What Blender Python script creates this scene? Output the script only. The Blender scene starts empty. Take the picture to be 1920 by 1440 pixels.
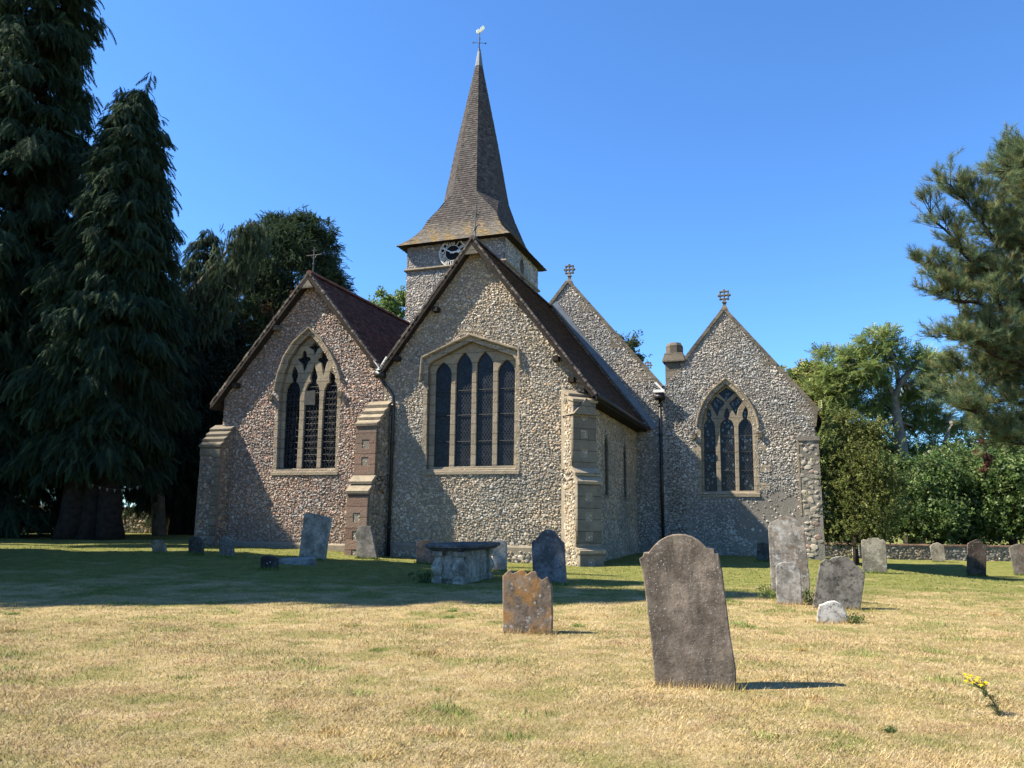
import bpy, bmesh, math, random
import numpy as np
from mathutils import Matrix, Vector
rng = np.random.default_rng(7); random.seed(7)
S = bpy.context.scene
COL = S.collection
# ------------------------------------------------------------------ camera
CAMH = 1.5; FPX = 1440.0; PITCH = math.atan(250/1440); ROLL = math.radians(0.6)
cd = bpy.data.cameras.new('camera'); cam = bpy.data.objects.new('camera', cd); COL.objects.link(cam)
cd.sensor_width = 36; cd.lens = 27.0; cd.clip_start = 0.05; cd.clip_end = 3000
_x = Vector((1,0,0)); _z = Vector((0, -math.cos(PITCH), -math.sin(PITCH))); _y = _z.cross(_x)
_c, _s = math.cos(ROLL), math.sin(ROLL)
_X = _x*_c + _y*_s; _Y = _y*_c - _x*_s
cam.matrix_world = Matrix(((_X.x,_Y.x,_z.x,0),(_X.y,_Y.y,_z.y,0),(_X.z,_Y.z,_z.z,CAMH),(0,0,0,1)))
S.camera = cam
# ------------------------------------------------------------------ light
EL = math.radians(46); AZ = math.radians(-1.2)      # the sun stands to the left; its light runs right and rakes the fronts
sdir = Vector((math.cos(EL)*math.cos(AZ), -math.cos(EL)*math.sin(AZ), -math.sin(EL)))
sl = bpy.data.lights.new('sun', 'SUN'); sl.energy = 5.0; sl.angle = math.radians(0.53); sl.color = (1.0, 0.91, 0.76)
sun = bpy.data.objects.new('sun', sl); COL.objects.link(sun)
sun.rotation_mode = 'QUATERNION'; sun.rotation_quaternion = sdir.to_track_quat('-Z', 'Y'); sun.location = (-40, 5, 60)
w = bpy.data.worlds.new('World'); S.world = w; w.use_nodes = True
nt = w.node_tree; nt.nodes.clear()
sky = nt.nodes.new('ShaderNodeTexSky'); sky.sky_type = 'NISHITA'; sky.sun_disc = False
sky.sun_elevation = EL; sky.sun_rotation = math.radians(-90-1.2); sky.altitude = 0; sky.air_density = 1.0; sky.dust_density = 0.1; sky.ozone_density = 4.0
bg = nt.nodes.new('ShaderNodeBackground'); bg.inputs[1].default_value = 0.085
wo = nt.nodes.new('ShaderNodeOutputWorld')
tn = nt.nodes.new('ShaderNodeMix'); tn.data_type = 'RGBA'; tn.blend_type = 'MULTIPLY'; tn.inputs[0].default_value = 1; tn.inputs[7].default_value = (.57,.89,1.2,1)
nt.links.new(sky.outputs[0], tn.inputs[6]); nt.links.new(tn.outputs[2], bg.inputs[0]); nt.links.new(bg.outputs[0], wo.inputs[0])
S.view_settings.view_transform = 'Standard'; S.view_settings.look = 'None'; S.view_settings.exposure = 1.45; S.view_settings.gamma = 1
S.cycles.max_bounces = 6; S.cycles.transparent_max_bounces = 4
# ------------------------------------------------------------------ frames and helpers
TH = math.atan(520/1461)
U = np.array([math.cos(TH), -math.sin(TH), 0]); V = np.array([math.sin(TH), math.cos(TH), 0]); ZZ = np.array([0,0,1.0])
CAMP = np.array([0,0,CAMH])
def ray(px, py):
    x, y = (px-960)/FPX, (720-py)/FPX
    x, y = _c*x - _s*y, _s*x + _c*y
    return np.array([x, math.cos(PITCH)-y*math.sin(PITCH), math.sin(PITCH)+y*math.cos(PITCH)])
def at(px, py, dist):                       # a point at ground distance dist
    d = ray(px, py); return CAMP + d*(dist/d[1])
def uz(px, py, v=25.0):                     # church coordinates of a point on a front wall
    d = ray(px, py); p = CAMP + d*(v/(d@V)); return (float(p@U), float(p[2]))
def sst(t): t = np.clip(t, 0, 1); return t*t*(3-2*t)
def gz(x, y):
    x = np.asarray(x, float); y = np.asarray(y, float)
    return -0.8*sst((x-11)/7)*sst((y-17)/11)*(1-.42*sst((y-33)/8)) + 0.3*sst((-x-1)/9)*sst((y-14)/10) + 0.02*np.sin(x*0.9+1)*np.sin(y*0.7) + 0.012*np.sin(x*2.3+y*1.7)
def gpt(px, py):
    z = 0.0
    for _ in range(6):
        d = ray(px, py); p = CAMP + d*((z-CAMH)/d[2]); z = float(gz(p[0], p[1]))
    return p
def link(o, parent=None):
    COL.objects.link(o)
    if parent is not None: o.parent = parent
    return o
def mesh(name, Vv, F, mats, parent=None, color=None, mi=None, smooth=False, loc=None):
    """F: int array (n,k) or a list of such arrays or a list of tuples"""
    Vv = np.asarray(Vv, np.float32)
    if isinstance(F, np.ndarray): F = [F]
    elif len(F) and not isinstance(F[0], np.ndarray): F = [np.array([f], np.int32) for f in F]
    me = bpy.data.meshes.new(name)
    nl = sum(f.size for f in F); npoly = sum(len(f) for f in F)
    me.vertices.add(len(Vv)); me.vertices.foreach_set('co', Vv.ravel())
    me.loops.add(nl); me.polygons.add(npoly)
    me.loops.foreach_set('vertex_index', np.concatenate([f.ravel() for f in F]).astype(np.int32))
    cnt = np.concatenate([np.full(len(f), f.shape[1]) for f in F]); st = np.concatenate([[0], np.cumsum(cnt)[:-1]])
    me.polygons.foreach_set('loop_start', st.astype(np.int32)); me.polygons.foreach_set('loop_total', cnt.astype(np.int32))
    if mi is not None: me.polygons.foreach_set('material_index', np.asarray(mi, np.int32))
    me.polygons.foreach_set('use_smooth', np.full(npoly, bool(smooth)))
    for m in (mats if isinstance(mats, (list, tuple)) else [mats]): me.materials.append(m)
    me.update(calc_edges=True); me.validate()
    if color is not None:
        a = me.color_attributes.new('Col', 'FLOAT_COLOR', 'POINT')
        c = np.ones((len(Vv), 4), np.float32); c[:, :3] = color; a.data.foreach_set('color', c.ravel())
    o = bpy.data.objects.new(name, me); link(o, parent)
    if loc is not None: o.location = loc
    return o
class MB:
    def __init__(s): s.v = []; s.f = []; s.c = []; s.n = 0
    def add(s, v, f, col=(1,1,1)):
        v = np.asarray(v, float); s.v.append(v); s.c.append(np.tile(np.asarray(col, float), (len(v),1)))
        for q in f: s.f.append(tuple(int(i)+s.n for i in q))
        s.n += len(v)
    def box(s, a, b, col=(1,1,1)):
        (x0,y0,z0),(x1,y1,z1) = a, b
        s.add([(x0,y0,z0),(x1,y0,z0),(x1,y1,z0),(x0,y1,z0),(x0,y0,z1),(x1,y0,z1),(x1,y1,z1),(x0,y1,z1)],
              [(0,3,2,1),(4,5,6,7),(0,1,5,4),(1,2,6,5),(2,3,7,6),(3,0,4,7)], col)
    def loft(s, rings, cap=True, col=(1,1,1)):
        n = len(rings[0]); v = np.concatenate([np.asarray(r, float) for r in rings]); f = []
        for k in range(len(rings)-1):
            for i in range(n):
                j = (i+1) % n; f.append((k*n+i, k*n+j, (k+1)*n+j, (k+1)*n+i))
        if cap: f.append(tuple(range(n-1,-1,-1))); f.append(tuple((len(rings)-1)*n+i for i in range(n)))
        s.add(v, f, col)
    def tube(s, pts, rad, n=7, col=(1,1,1)):
        pts = [np.asarray(p, float) for p in pts]; rings = []
        rad = [rad]*len(pts) if np.isscalar(rad) else rad
        for i, p in enumerate(pts):
            t = pts[min(i+1, len(pts)-1)] - pts[max(i-1, 0)]; t = t/ (np.linalg.norm(t)+1e-9)
            a = np.cross(t, [0.31, 0.17, 0.93] if abs(t[2]) < .9 else [1, .1, 0]); a /= np.linalg.norm(a); b = np.cross(t, a)
            rings.append([p + rad[i]*(math.cos(q)*a + math.sin(q)*b) for q in np.linspace(0, 2*math.pi, n, endpoint=False)])
        s.loft(rings, True, col)
    def build(s, name, mat, parent=None, smooth=False, loc=None, origin=None):
        v = np.concatenate(s.v)
        if origin is not None: v = v - np.asarray(origin)
        by = {}
        for q in s.f: by.setdefault(len(q), []).append(q)
        o = mesh(name, v, [np.array(x, np.int32) for x in by.values()], mat, parent, color=np.concatenate(s.c), smooth=smooth, loc=loc)
        bm = bmesh.new(); bm.from_mesh(o.data); bmesh.ops.recalc_face_normals(bm, faces=bm.faces); bm.to_mesh(o.data); bm.free()
        return o
def tag(o, label=None, cat=None, group=None, kind=None):
    if label: o['label'] = label
    if cat: o['category'] = cat
    if group: o['group'] = group
    if kind: o['kind'] = kind
    return o
def thing(name, label, cat, loc=(0,0,0), rz=0, group=None):
    o = bpy.data.objects.new(name, None); o.empty_display_size = 0.3; COL.objects.link(o)
    o.location = loc; o.rotation_euler = (0,0,rz); return tag(o, label, cat, group)
def plate_mesh(loops, depth, bevel=0.0, res=0):
    """outline with holes -> extruded mesh, local x = s, y = t, z = depth (0 back .. depth front)"""
    cu = bpy.data.curves.new('c', 'CURVE'); cu.dimensions = '2D'; cu.fill_mode = 'BOTH'
    cu.extrude = max(depth/2-bevel, 0.0001); cu.bevel_depth = bevel; cu.bevel_resolution = res; cu.offset = -bevel
    for lp in loops:
        sp = cu.splines.new('POLY'); sp.points.add(len(lp)-1)
        for p, (a, b) in zip(sp.points, lp): p.co = (a, b, 0, 1)
        sp.use_cyclic_u = True
    o = bpy.data.objects.new('c', cu); COL.objects.link(o)
    dg = bpy.context.evaluated_depsgraph_get(); me = bpy.data.meshes.new_from_object(o.evaluated_get(dg), depsgraph=dg)
    bpy.data.objects.remove(o); bpy.data.curves.remove(cu)
    bm = bmesh.new(); bm.from_mesh(me); bmesh.ops.remove_doubles(bm, verts=bm.verts, dist=1e-5); bmesh.ops.recalc_face_normals(bm, faces=bm.faces); bm.to_mesh(me); bm.free()
    me.materials.clear()
    n = len(me.vertices); co = np.empty(n*3, np.float32); me.vertices.foreach_get('co', co); co = co.reshape(-1,3)
    co[:,2] += depth/2
    return me, co
def inpoly(P, poly):
    x, y = P[:,0], P[:,1]; r = np.zeros(len(P), bool); n = len(poly)
    for i in range(n):
        (x1,y1),(x2,y2) = poly[i], poly[(i+1)%n]
        if y1 == y2: continue
        c = ((y1 > y) != (y2 > y)) & (x < (x2-x1)*(y-y1)/(y2-y1)+x1); r ^= c
    return r
def edist(P, poly):
    d = np.full(len(P), 1e9); n = len(poly)
    for i in range(n):
        a = np.array(poly[i]); b = np.array(poly[(i+1)%n]); ab = b-a
        t = np.clip(((P-a)@ab)/max(ab@ab,1e-9), 0, 1); d = np.minimum(d, np.linalg.norm(P-a-t[:,None]*ab, axis=1))
    return d
def scatter(TV, TF, R, L, sc):
    """copies of a small leaf template merged in one mesh: R (n,3,3), L (n,3), sc (n,)"""
    n = len(L); k = len(TV)
    v = np.einsum('nij,kj->nki', R, TV)*sc[:,None,None] + L[:,None,:]
    f = (TF[None] + (np.arange(n)*k)[:,None,None]).reshape(-1, TF.shape[1])
    return v.reshape(-1,3), f
def basis(ax, up):
    ax = ax/np.linalg.norm(ax, axis=1, keepdims=True); y = np.cross(up, ax); y /= (np.linalg.norm(y, axis=1, keepdims=True)+1e-9)
    z = np.cross(ax, y); return np.stack([ax, y, z], axis=2)
# ------------------------------------------------------------------ materials
def newmat(name):
    m = bpy.data.materials.new(name); m.use_nodes = True; t = m.node_tree
    return m, t, t.nodes['Principled BSDF']
def N(t, ty, **k):
    n = t.nodes.new(ty)
    for a, b in k.items():
        if a == 'op': n.operation = b
        elif a == 'bt': n.blend_type = b
        else: n.inputs[a].default_value = b
    return n
def noise(t, sc, det=4, rough=.6, co=None, typ='Object'):
    if co is None: co = t.nodes.new('ShaderNodeTexCoord').outputs[typ]
    n = N(t, 'ShaderNodeTexNoise', Scale=sc, Detail=det, Roughness=rough); t.links.new(co, n.inputs['Vector']); return n.outputs['Fac']
def ramp(t, src, stops):
    r = t.nodes.new('ShaderNodeValToRGB'); e = r.color_ramp.elements
    while len(e) < len(stops): e.new(0.5)
    for q, (p, c) in zip(e, stops): q.position = p; q.color = (c, c, c, 1) if np.isscalar(c) else (*c, 1)
    t.links.new(src, r.inputs[0]); return r.outputs[0]
def mix(t, fac, a, b, bt='MIX'):
    m = t.nodes.new('ShaderNodeMix'); m.data_type = 'RGBA'; m.blend_type = bt
    for s, v in ((0, fac), (6, a), (7, b)):
        if hasattr(v, 'is_linked'): t.links.new(v, m.inputs[s])
        elif s == 0: m.inputs[0].default_value = v
        else: m.inputs[s].default_value = (*v, 1)
    return m.outputs[2]
def bump(t, b, h, st, dist):
    n = N(t, 'ShaderNodeBump', Strength=st, Distance=dist); t.links.new(h, n.inputs['Height']); t.links.new(n.outputs[0], b.inputs['Normal'])
def vcol(t): n = t.nodes.new('ShaderNodeVertexColor'); n.layer_name = 'Col'; return n.outputs[0]
def mat_plain(name, col, rough=.7, metal=0, var=.25, sc=6, bm=.0):
    m, t, b = newmat(name); f = noise(t, sc, 5)
    c = mix(t, ramp(t, f, [(.3,0),(.7,1)]), tuple(x*(1-var) for x in col), tuple(min(x*(1+var),1) for x in col))
    t.links.new(c, b.inputs['Base Color']); b.inputs['Roughness'].default_value = rough; b.inputs['Metallic'].default_value = metal
    if rough > .55 and not metal: b.inputs['Specular IOR Level'].default_value = .12
    if bm: bump(t, b, noise(t, sc*4, 6), bm, .02)
    return m
def mat_vc(name, rough=.75, sc=14, var=.35, bm=.4, dist=.012, spec=.3):
    m, t, b = newmat(name); f = noise(t, sc, 5)
    c = mix(t, 1.0, vcol(t), ramp(t, f, [(.25,1-var),(.75,1+var*.6)]), 'MULTIPLY')
    t.links.new(c, b.inputs['Base Color']); b.inputs['Roughness'].default_value = rough; b.inputs['Specular IOR Level'].default_value = spec
    if bm: bump(t, b, noise(t, sc*2.2, 5), bm, dist)
    return m
def mat_mortar(name, a, b2):
    m, t, b = newmat(name)
    big = ramp(t, noise(t, .55, 5), [(.35,0),(.68,1)]); c = mix(t, big, a, b2)
    c = mix(t, ramp(t, noise(t, 7, 6), [(.35,.0),(.75,.75)]), c, tuple(x*.55 for x in a))
    v = N(t, 'ShaderNodeTexVoronoi', Scale=15.0); t.links.new(t.nodes.new('ShaderNodeTexCoord').outputs['Object'], v.inputs['Vector'])
    t.links.new(c, b.inputs['Base Color']); b.inputs['Roughness'].default_value = .95; b.inputs['Specular IOR Level'].default_value = .1
    bump(t, b, noise(t, 22, 6), .7, .03)
    return m
def mat_dressed(name, a, b2, dark=.35):
    m, t, b = newmat(name)
    c = mix(t, ramp(t, noise(t, 1.3, 5), [(.35,0),(.65,1)]), a, b2)
    c = mix(t, ramp(t, noise(t, 5, 7, .7), [(.48,0),(.72,dark)]), c, (.1,.09,.075))
    # bed joints every 0.37 m and dark weather marks
    tc = t.nodes.new('ShaderNodeTexCoord'); sx = t.nodes.new('ShaderNodeSeparateXYZ'); t.links.new(tc.outputs['Object'], sx.inputs[0])
    wz = N(t, 'ShaderNodeMath', op='MULTIPLY_ADD'); wz.inputs[1].default_value = .06; t.links.new(noise(t, 2.5, 3), wz.inputs[0]); t.links.new(sx.outputs[2], wz.inputs[2])
    fr_ = N(t, 'ShaderNodeMath', op='PINGPONG'); fr_.inputs[1].default_value = .185; t.links.new(wz.outputs[0], fr_.inputs[0])
    c = mix(t, ramp(t, fr_.outputs[0], [(.012,.75),(.022,0)]), c, tuple(x*.32 for x in a))
    blk = N(t, 'ShaderNodeMath', op='SNAP'); blk.inputs[1].default_value = .37; t.links.new(wz.outputs[0], blk.inputs[0]); wn = t.nodes.new('ShaderNodeTexWhiteNoise'); wn.noise_dimensions = '1D'; t.links.new(blk.outputs[0], wn.inputs['W'])
    c = mix(t, 1.0, c, ramp(t, wn.outputs['Value'], [(0,.72),(1,1.12)]), 'MULTIPLY')
    t.links.new(c, b.inputs['Base Color']); b.inputs['Roughness'].default_value = .9; b.inputs['Specular IOR Level'].default_value = .15
    bump(t, b, noise(t, 18, 7, .7), .8, .03)
    return m
def mat_leaf(name, trans=.35, rough=.5, spec=.25):
    m, t, b = newmat(name); c = vcol(t)
    t.links.new(c, b.inputs['Base Color']); b.inputs['Roughness'].default_value = rough; b.inputs['Specular IOR Level'].default_value = spec
    tr = t.nodes.new('ShaderNodeBsdfTranslucent'); t.links.new(c, tr.inputs[0]); mx = t.nodes.new('ShaderNodeMixShader'); mx.inputs[0].default_value = trans
    t.links.new(b.outputs[0], mx.inputs[1]); t.links.new(tr.outputs[0], mx.inputs[2]); t.links.new(mx.outputs[0], t.nodes['Material Output'].inputs[0])
    return m
def mat_stone(name, base, white=.3, orange=0.0, dark=.4, seed=0, spot=42, mott=.6):
    m, t, b = newmat(name)
    tc = t.nodes.new('ShaderNodeTexCoord'); mp = t.nodes.new('ShaderNodeMapping'); mp.inputs['Location'].default_value = (seed*3.1, seed*1.7, seed*.9)
    t.links.new(tc.outputs['Object'], mp.inputs[0]); co = mp.outputs[0]
    base = tuple(x*.78 for x in base)
    c = mix(t, ramp(t, noise(t, 2.6, 7, .68, co), [(.4,0),(.6,1)]), tuple(x*.6 for x in base), tuple(x*1.3 for x in base))
    c = mix(t, ramp(t, noise(t, 12, 6, .75, co), [(.5,0),(.6,mott)]), c, tuple(x*.33 for x in base))
    ms = t.nodes.new('ShaderNodeMapping'); ms.inputs['Scale'].default_value = (7, 7, .9); t.links.new(co, ms.inputs[0])
    c = mix(t, ramp(t, noise(t, 1.0, 4, .6, ms.outputs[0]), [(.5,0),(.75,dark)]), c, (.045,.04,.035))          # rain streaks
    if orange: c = mix(t, ramp(t, noise(t, 3.4, 5, .65, co), [(.46,0),(.6,orange)]), c, (.36,.17,.035))
    v = N(t, 'ShaderNodeTexVoronoi', Scale=float(spot)); t.links.new(co, v.inputs['Vector'])
    vr = N(t, 'ShaderNodeMath', op='MULTIPLY_ADD'); vr.inputs[1].default_value = .5; t.links.new(noise(t, spot*1.3, 4, .7, co), vr.inputs[0]); t.links.new(v.outputs['Distance'], vr.inputs[2])
    wk = N(t, 'ShaderNodeMath', op='MULTIPLY_ADD'); wk.inputs[1].default_value = .45; t.links.new(v.outputs['Color'], wk.inputs[0]); t.links.new(vr.outputs[0], wk.inputs[2])
    sp = ramp(t, wk.outputs[0], [(.5,1),(.62,0)]); clump = ramp(t, noise(t, 2.4, 6, .7, co), [(.39,0),(.57,1)])
    mm = N(t, 'ShaderNodeMath', op='MULTIPLY'); t.links.new(sp, mm.inputs[0]); t.links.new(clump, mm.inputs[1])
    c = mix(t, mm.outputs[0], c, (.38,.38,.34))
    if white: c = mix(t, ramp(t, noise(t, 9, 7, .75, co), [(.66-.25*white,0),(.74-.2*white,min(1,.4+white*.6))]), c, (.42,.41,.37))
    t.links.new(c, b.inputs['Base Color']); b.inputs['Roughness'].default_value = .92; b.inputs['Specular IOR Level'].default_value = .12
    bump(t, b, noise(t, 30, 7, .65, co), .55, .012)
    return m
M = {}
M['mortar'] = mat_mortar('lime_mortar', (.28,.24,.18), (.21,.18,.135))
M['mortar_red'] = mat_mortar('lime_mortar_reddish', (.24,.18,.14), (.19,.135,.105))
M['mortar_grey'] = mat_mortar('lime_mortar_grey', (.25,.225,.19), (.18,.165,.14))
M['flint'] = mat_vc('flint', .5, 16, .4, .5, .012, .4)
M['dress'] = mat_dressed('dressed_stone', (.315,.262,.182), (.245,.206,.15), .6)
M['dress_dark'] = mat_dressed('weathered_shaded_stone', (.2,.172,.13), (.145,.125,.095), .75)  # weathered stone; its darker tone also imitates shade on two buttresses
M['dress_red'] = mat_dressed('red_stone', (.22,.135,.1), (.19,.145,.105), .55)
M['tile'] = mat_vc('roof_tile', .85, 5, .4, .3, .01, .2)
M['wood'] = mat_plain('dark_timber', (.026,.021,.018), .8, 0, .4, 5, .4)
M['lead'] = mat_plain('lead_sheet', (.13,.15,.165), .5, .3, .2, 3, .1)
M['white'] = mat_plain('white_paint', (.72,.71,.68), .6, 0, .1)
M['cast'] = mat_plain('black_cast_iron', (.012,.012,.013), .45, .0, .2)
M['iron'] = mat_plain('grey_iron', (.06,.06,.06), .6, .5, .3)
M['gold'] = mat_plain('gilding', (1.0,.85,.45), .25, .9, .03)
M['black'] = mat_plain('black_board', (.012,.012,.014), .7, 0, .2)
M['dial'] = mat_plain('dial_paint', (.62,.6,.52), .6, 0, .1)
def mat_glass():
    m, t, b = newmat('leaded_glass'); tc = t.nodes.new('ShaderNodeTexCoord')
    c = mix(t, ramp(t, noise(t, 5, 3), [(.45,0),(.7,1)]), (.003,.004,.006), (.012,.017,.024))
    v = N(t, 'ShaderNodeTexVoronoi', Scale=9.0); t.links.new(tc.outputs['Object'], v.inputs['Vector'])
    c = mix(t, ramp(t, v.outputs['Color'], [(.62,0),(.85,.6)]), c, (.028,.035,.045))
    t.links.new(c, b.inputs['Base Color']); b.inputs['Roughness'].default_value = .18; b.inputs['Specular IOR Level'].default_value = .2
    bump(t, b, v.outputs['Color'], .5, .03); return m
M['glass'] = mat_glass()
M['wire'] = mat_plain('window_guard_wire', (.034,.035,.037), .6, .3, .2)
M['leaf'] = mat_leaf('foliage', .42); M['conif'] = mat_leaf('conifer_foliage', .2, .8, .06)
M['bark'] = mat_plain('bark', (.03,.024,.019), .95, 0, .45, 4, .9); M['bark_grey'] = mat_plain('grey_bark', (.2,.175,.14), .95, 0, .4, 3, .9)
# ------------------------------------------------------------------ ground
def mat_ground():
    m, t, b = newmat('dry_lawn'); ge = t.nodes.new('ShaderNodeNewGeometry'); co = ge.outputs['Position']
    sx = t.nodes.new('ShaderNodeSeparateXYZ'); t.links.new(co, sx.inputs[0])
    st = mix(t, ramp(t, noise(t, 1.3, 7, .72, co), [(.43,0),(.57,1)]), (.49,.37,.17), (.33,.25,.105))
    st = mix(t, ramp(t, noise(t, 4.5, 5, .7, co), [(.42,0),(.66,.75)]), st, (.54,.435,.25))
    st = mix(t, ramp(t, noise(t, 2.1, 5, .7, co), [(.53,0),(.7,.8)]), st, (.36,.23,.125))
    ms = t.nodes.new('ShaderNodeMapping'); ms.inputs['Scale'].default_value = (.3,1.1,1); ms.inputs['Rotation'].default_value = (0,0,.3); t.links.new(co, ms.inputs[0])
    st = mix(t, ramp(t, noise(t, 1.6, 4, .6, ms.outputs[0]), [(.4,0),(.66,.42)]), st, (.33,.26,.12))       # mower streaks
    st = mix(t, ramp(t, noise(t, 1.1, 7, .74, co), [(.48,0),(.61,.8)]), st, (.25,.235,.08))                  # green survivors
    st = mix(t, ramp(t, noise(t, 5.5, 5, .7, co), [(.665,0),(.72,.85)]), st, (.15,.09,.05))                     # bare earth
    grn = mix(t, ramp(t, noise(t, 3, 4, .6, co), [(.4,0),(.6,1)]), (.14,.17,.04), (.23,.225,.065))
    # the turf is greener towards the church
    mr = t.nodes.new('ShaderNodeMapRange'); mr.interpolation_type = 'SMOOTHSTEP'; t.links.new(sx.outputs[1], mr.inputs[0])
    mr.inputs[1].default_value = 9; mr.inputs[2].default_value = 23; mr.inputs[3].default_value = -.04; mr.inputs[4].default_value = .36
    ad = N(t, 'ShaderNodeMath', op='ADD'); t.links.new(mr.outputs[0], ad.inputs[0]); t.links.new(noise(t, .55, 6, .68, co), ad.inputs[1])
    c = mix(t, ramp(t, ad.outputs[0], [(.56,0),(.76,.92)]), st, grn)
    return m, t, b, c, co
m, t, b, c, co = mat_ground()
c2 = mix(t, ramp(t, noise(t, 40, 4, .7, co), [(.35,.55),(.65,1.1)]), (0,0,0), c)
t.links.new(mix(t, 1.0, c, ramp(t, noise(t, 45, 5, .75, co), [(.3,.5),(.68,1.08)]), 'MULTIPLY'), b.inputs['Base Color'])
b.inputs['Roughness'].default_value = 1; b.inputs['Specular IOR Level'].default_value = .05
bump(t, b, noise(t, 38, 6, .75, co), .8, .05); M['ground'] = m
m, t, b, c, co = mat_ground(); m.name = 'grass_blades'
t.links.new(mix(t, 1.0, c, vcol(t), 'MULTIPLY'), b.inputs['Base Color']); b.inputs['Roughness'].default_value = .8; b.inputs['Specular IOR Level'].default_value = .15; M['blade'] = m
xs = np.concatenate([[-900,-400,-200,-120,-80,-60], np.arange(-45,45.1,.5), [60,80,120,200,400,900]])
ys = np.concatenate([[-300,-100,-40,-15], np.arange(-5,60,.5), [65,75,90,120,200,400,900,1500]])
X, Y = np.meshgrid(xs, ys); Z = gz(X, Y)
nx, ny = len(xs), len(ys); I = np.arange(nx*ny).reshape(ny, nx)
Fq = np.stack([I[:-1,:-1], I[:-1,1:], I[1:,1:], I[1:,:-1]], -1).reshape(-1,4)
g = mesh('ground', np.stack([X,Y,Z],-1).reshape(-1,3), Fq, M['ground'], smooth=True); tag(g, kind='structure')
STONES = []
def grass():
    parts = []
    def blades(base, ln, wd, l0, l1, tint):
        n = len(base); az = rng.uniform(0, 2*math.pi, n); lean = np.radians(rng.uniform(l0, l1, n)); L = ln*rng.uniform(.4,1.4,n)
        dr = np.stack([np.cos(az)*np.sin(lean), np.sin(az)*np.sin(lean), np.cos(lean)], 1)*L[:,None]
        sd = np.stack([-np.sin(az+.5), np.cos(az+.5), np.zeros(n)], 1)*(wd*rng.uniform(.6,1.4,n))[:,None]
        v = np.stack([base-sd, base+sd, base+dr], 1).reshape(-1,3); br = rng.uniform(.55,1.18,n)*np.where(rng.random(n) < .1, 1.3, 1)
        c = np.stack([br, br*rng.uniform(.94,1.03,n), br*rng.uniform(.85,1.2,n)], 1)*np.array(tint); parts.append((v, np.repeat(c, 3, 0)))
    for (d0, d1, n, ln, wd) in ((4.3,7,270000,.034,.0022),(7,11,230000,.036,.003),(11,18,170000,.038,.0045),(18,34,110000,.045,.008)):
        d = np.sqrt(rng.uniform(d0*d0, d1*d1, n)); x = rng.uniform(-1,1,n)*(.72*d+1.2); blades(np.stack([x, d, gz(x, d)-.003], 1), ln, wd, 30, 86, (1,1,1))
    for k in range(150):                               # greener and taller tufts
        d = math.sqrt(rng.uniform(4.6**2, 16**2)); x = rng.uniform(-.68,.68)*d; n = int(rng.uniform(60,300)); r = rng.uniform(.04,.22)
        p = np.stack([x+rng.normal(0,r,n), d+rng.normal(0,r*.8,n), np.zeros(n)], 1); p[:,2] = gz(p[:,0],p[:,1])-.003; blades(p, rng.uniform(.03,.06), .003, 5, 65, (.5,.85,.42) if k % 3 else (1.1,1.0,.8))
    for (p0, yaw, x0, x1) in STONES:                   # longer dry stalks the mower leaves at the stones
        n = int(420*(x1-x0)); t_ = rng.uniform(x0-.06, x1+.06, n); es = np.array([math.cos(yaw), math.sin(yaw)]); off = -np.abs(rng.normal(.02,.05,n))
        nn = np.array([math.sin(yaw), -math.cos(yaw)]); q = np.array(p0)[None,:2]+t_[:,None]*es-off[:,None]*nn
        b_ = np.stack([q[:,0], q[:,1], gz(q[:,0],q[:,1])-.005], 1); near = p0[1] < 15; blades(b_, .085 if near else .1, .0026 if near else .006, 0, 45, (1.05,1.0,.85) if near else (.75,.95,.6))
    v = np.concatenate([p[0] for p in parts]); c = np.concatenate([p[1] for p in parts])
    o = mesh('dry_grass', v, np.arange(len(v)).reshape(-1,3), M['blade'], color=c)
    tag(o, 'short sun-dried grass covering the churchyard', 'grass', kind='stuff')
# ================================================================== CHURCH
V0, V1, VT = 25.0, 34.5, 40.0
CO = np.array([-9.5, 30.0, 0.0])                      # church origin in church coordinates (u, v, z)
cw = U*CO[0] + V*CO[1]
church = thing('church', 'flint church with a shingled spire, a clock and three gabled fronts', 'church', tuple(cw), -TH)
FRONT = (np.array([1.,0,0]), np.array([0,-1.,0])); RIGHT = (np.array([0,1.,0]), np.array([1.,0,0])); LEFT = (np.array([0,-1.,0]), np.array([-1.,0,0])); BACK = (np.array([-1.,0,0]), np.array([0,1.,0]))
def toframe(st, n, o, fr):
    es, en = fr; st = np.asarray(st, float); n = np.broadcast_to(np.asarray(n, float), (len(st),))
    return np.asarray(o, float)[None] + st[:,0:1]*es + st[:,1:2]*ZZ + n[:,None]*en - CO
def plate(name, loops, depth, front, o, fr, mat, parent, bevel=0, res=0):
    """extruded outline whose front stands 'front' metres out from the frame's plane"""
    me, co = plate_mesh(loops, depth, bevel, res)
    P = toframe(co[:,:2], co[:,2]-depth+front, o, fr); me.vertices.foreach_set('co', P.astype(np.float32).ravel()); me.update()
    bm = bmesh.new(); bm.from_mesh(me); bmesh.ops.recalc_face_normals(bm, faces=bm.faces); bm.to_mesh(me); bm.free()
    me.materials.append(mat); me.name = name; ob = bpy.data.objects.new(name, me); return link(ob, parent)
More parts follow.
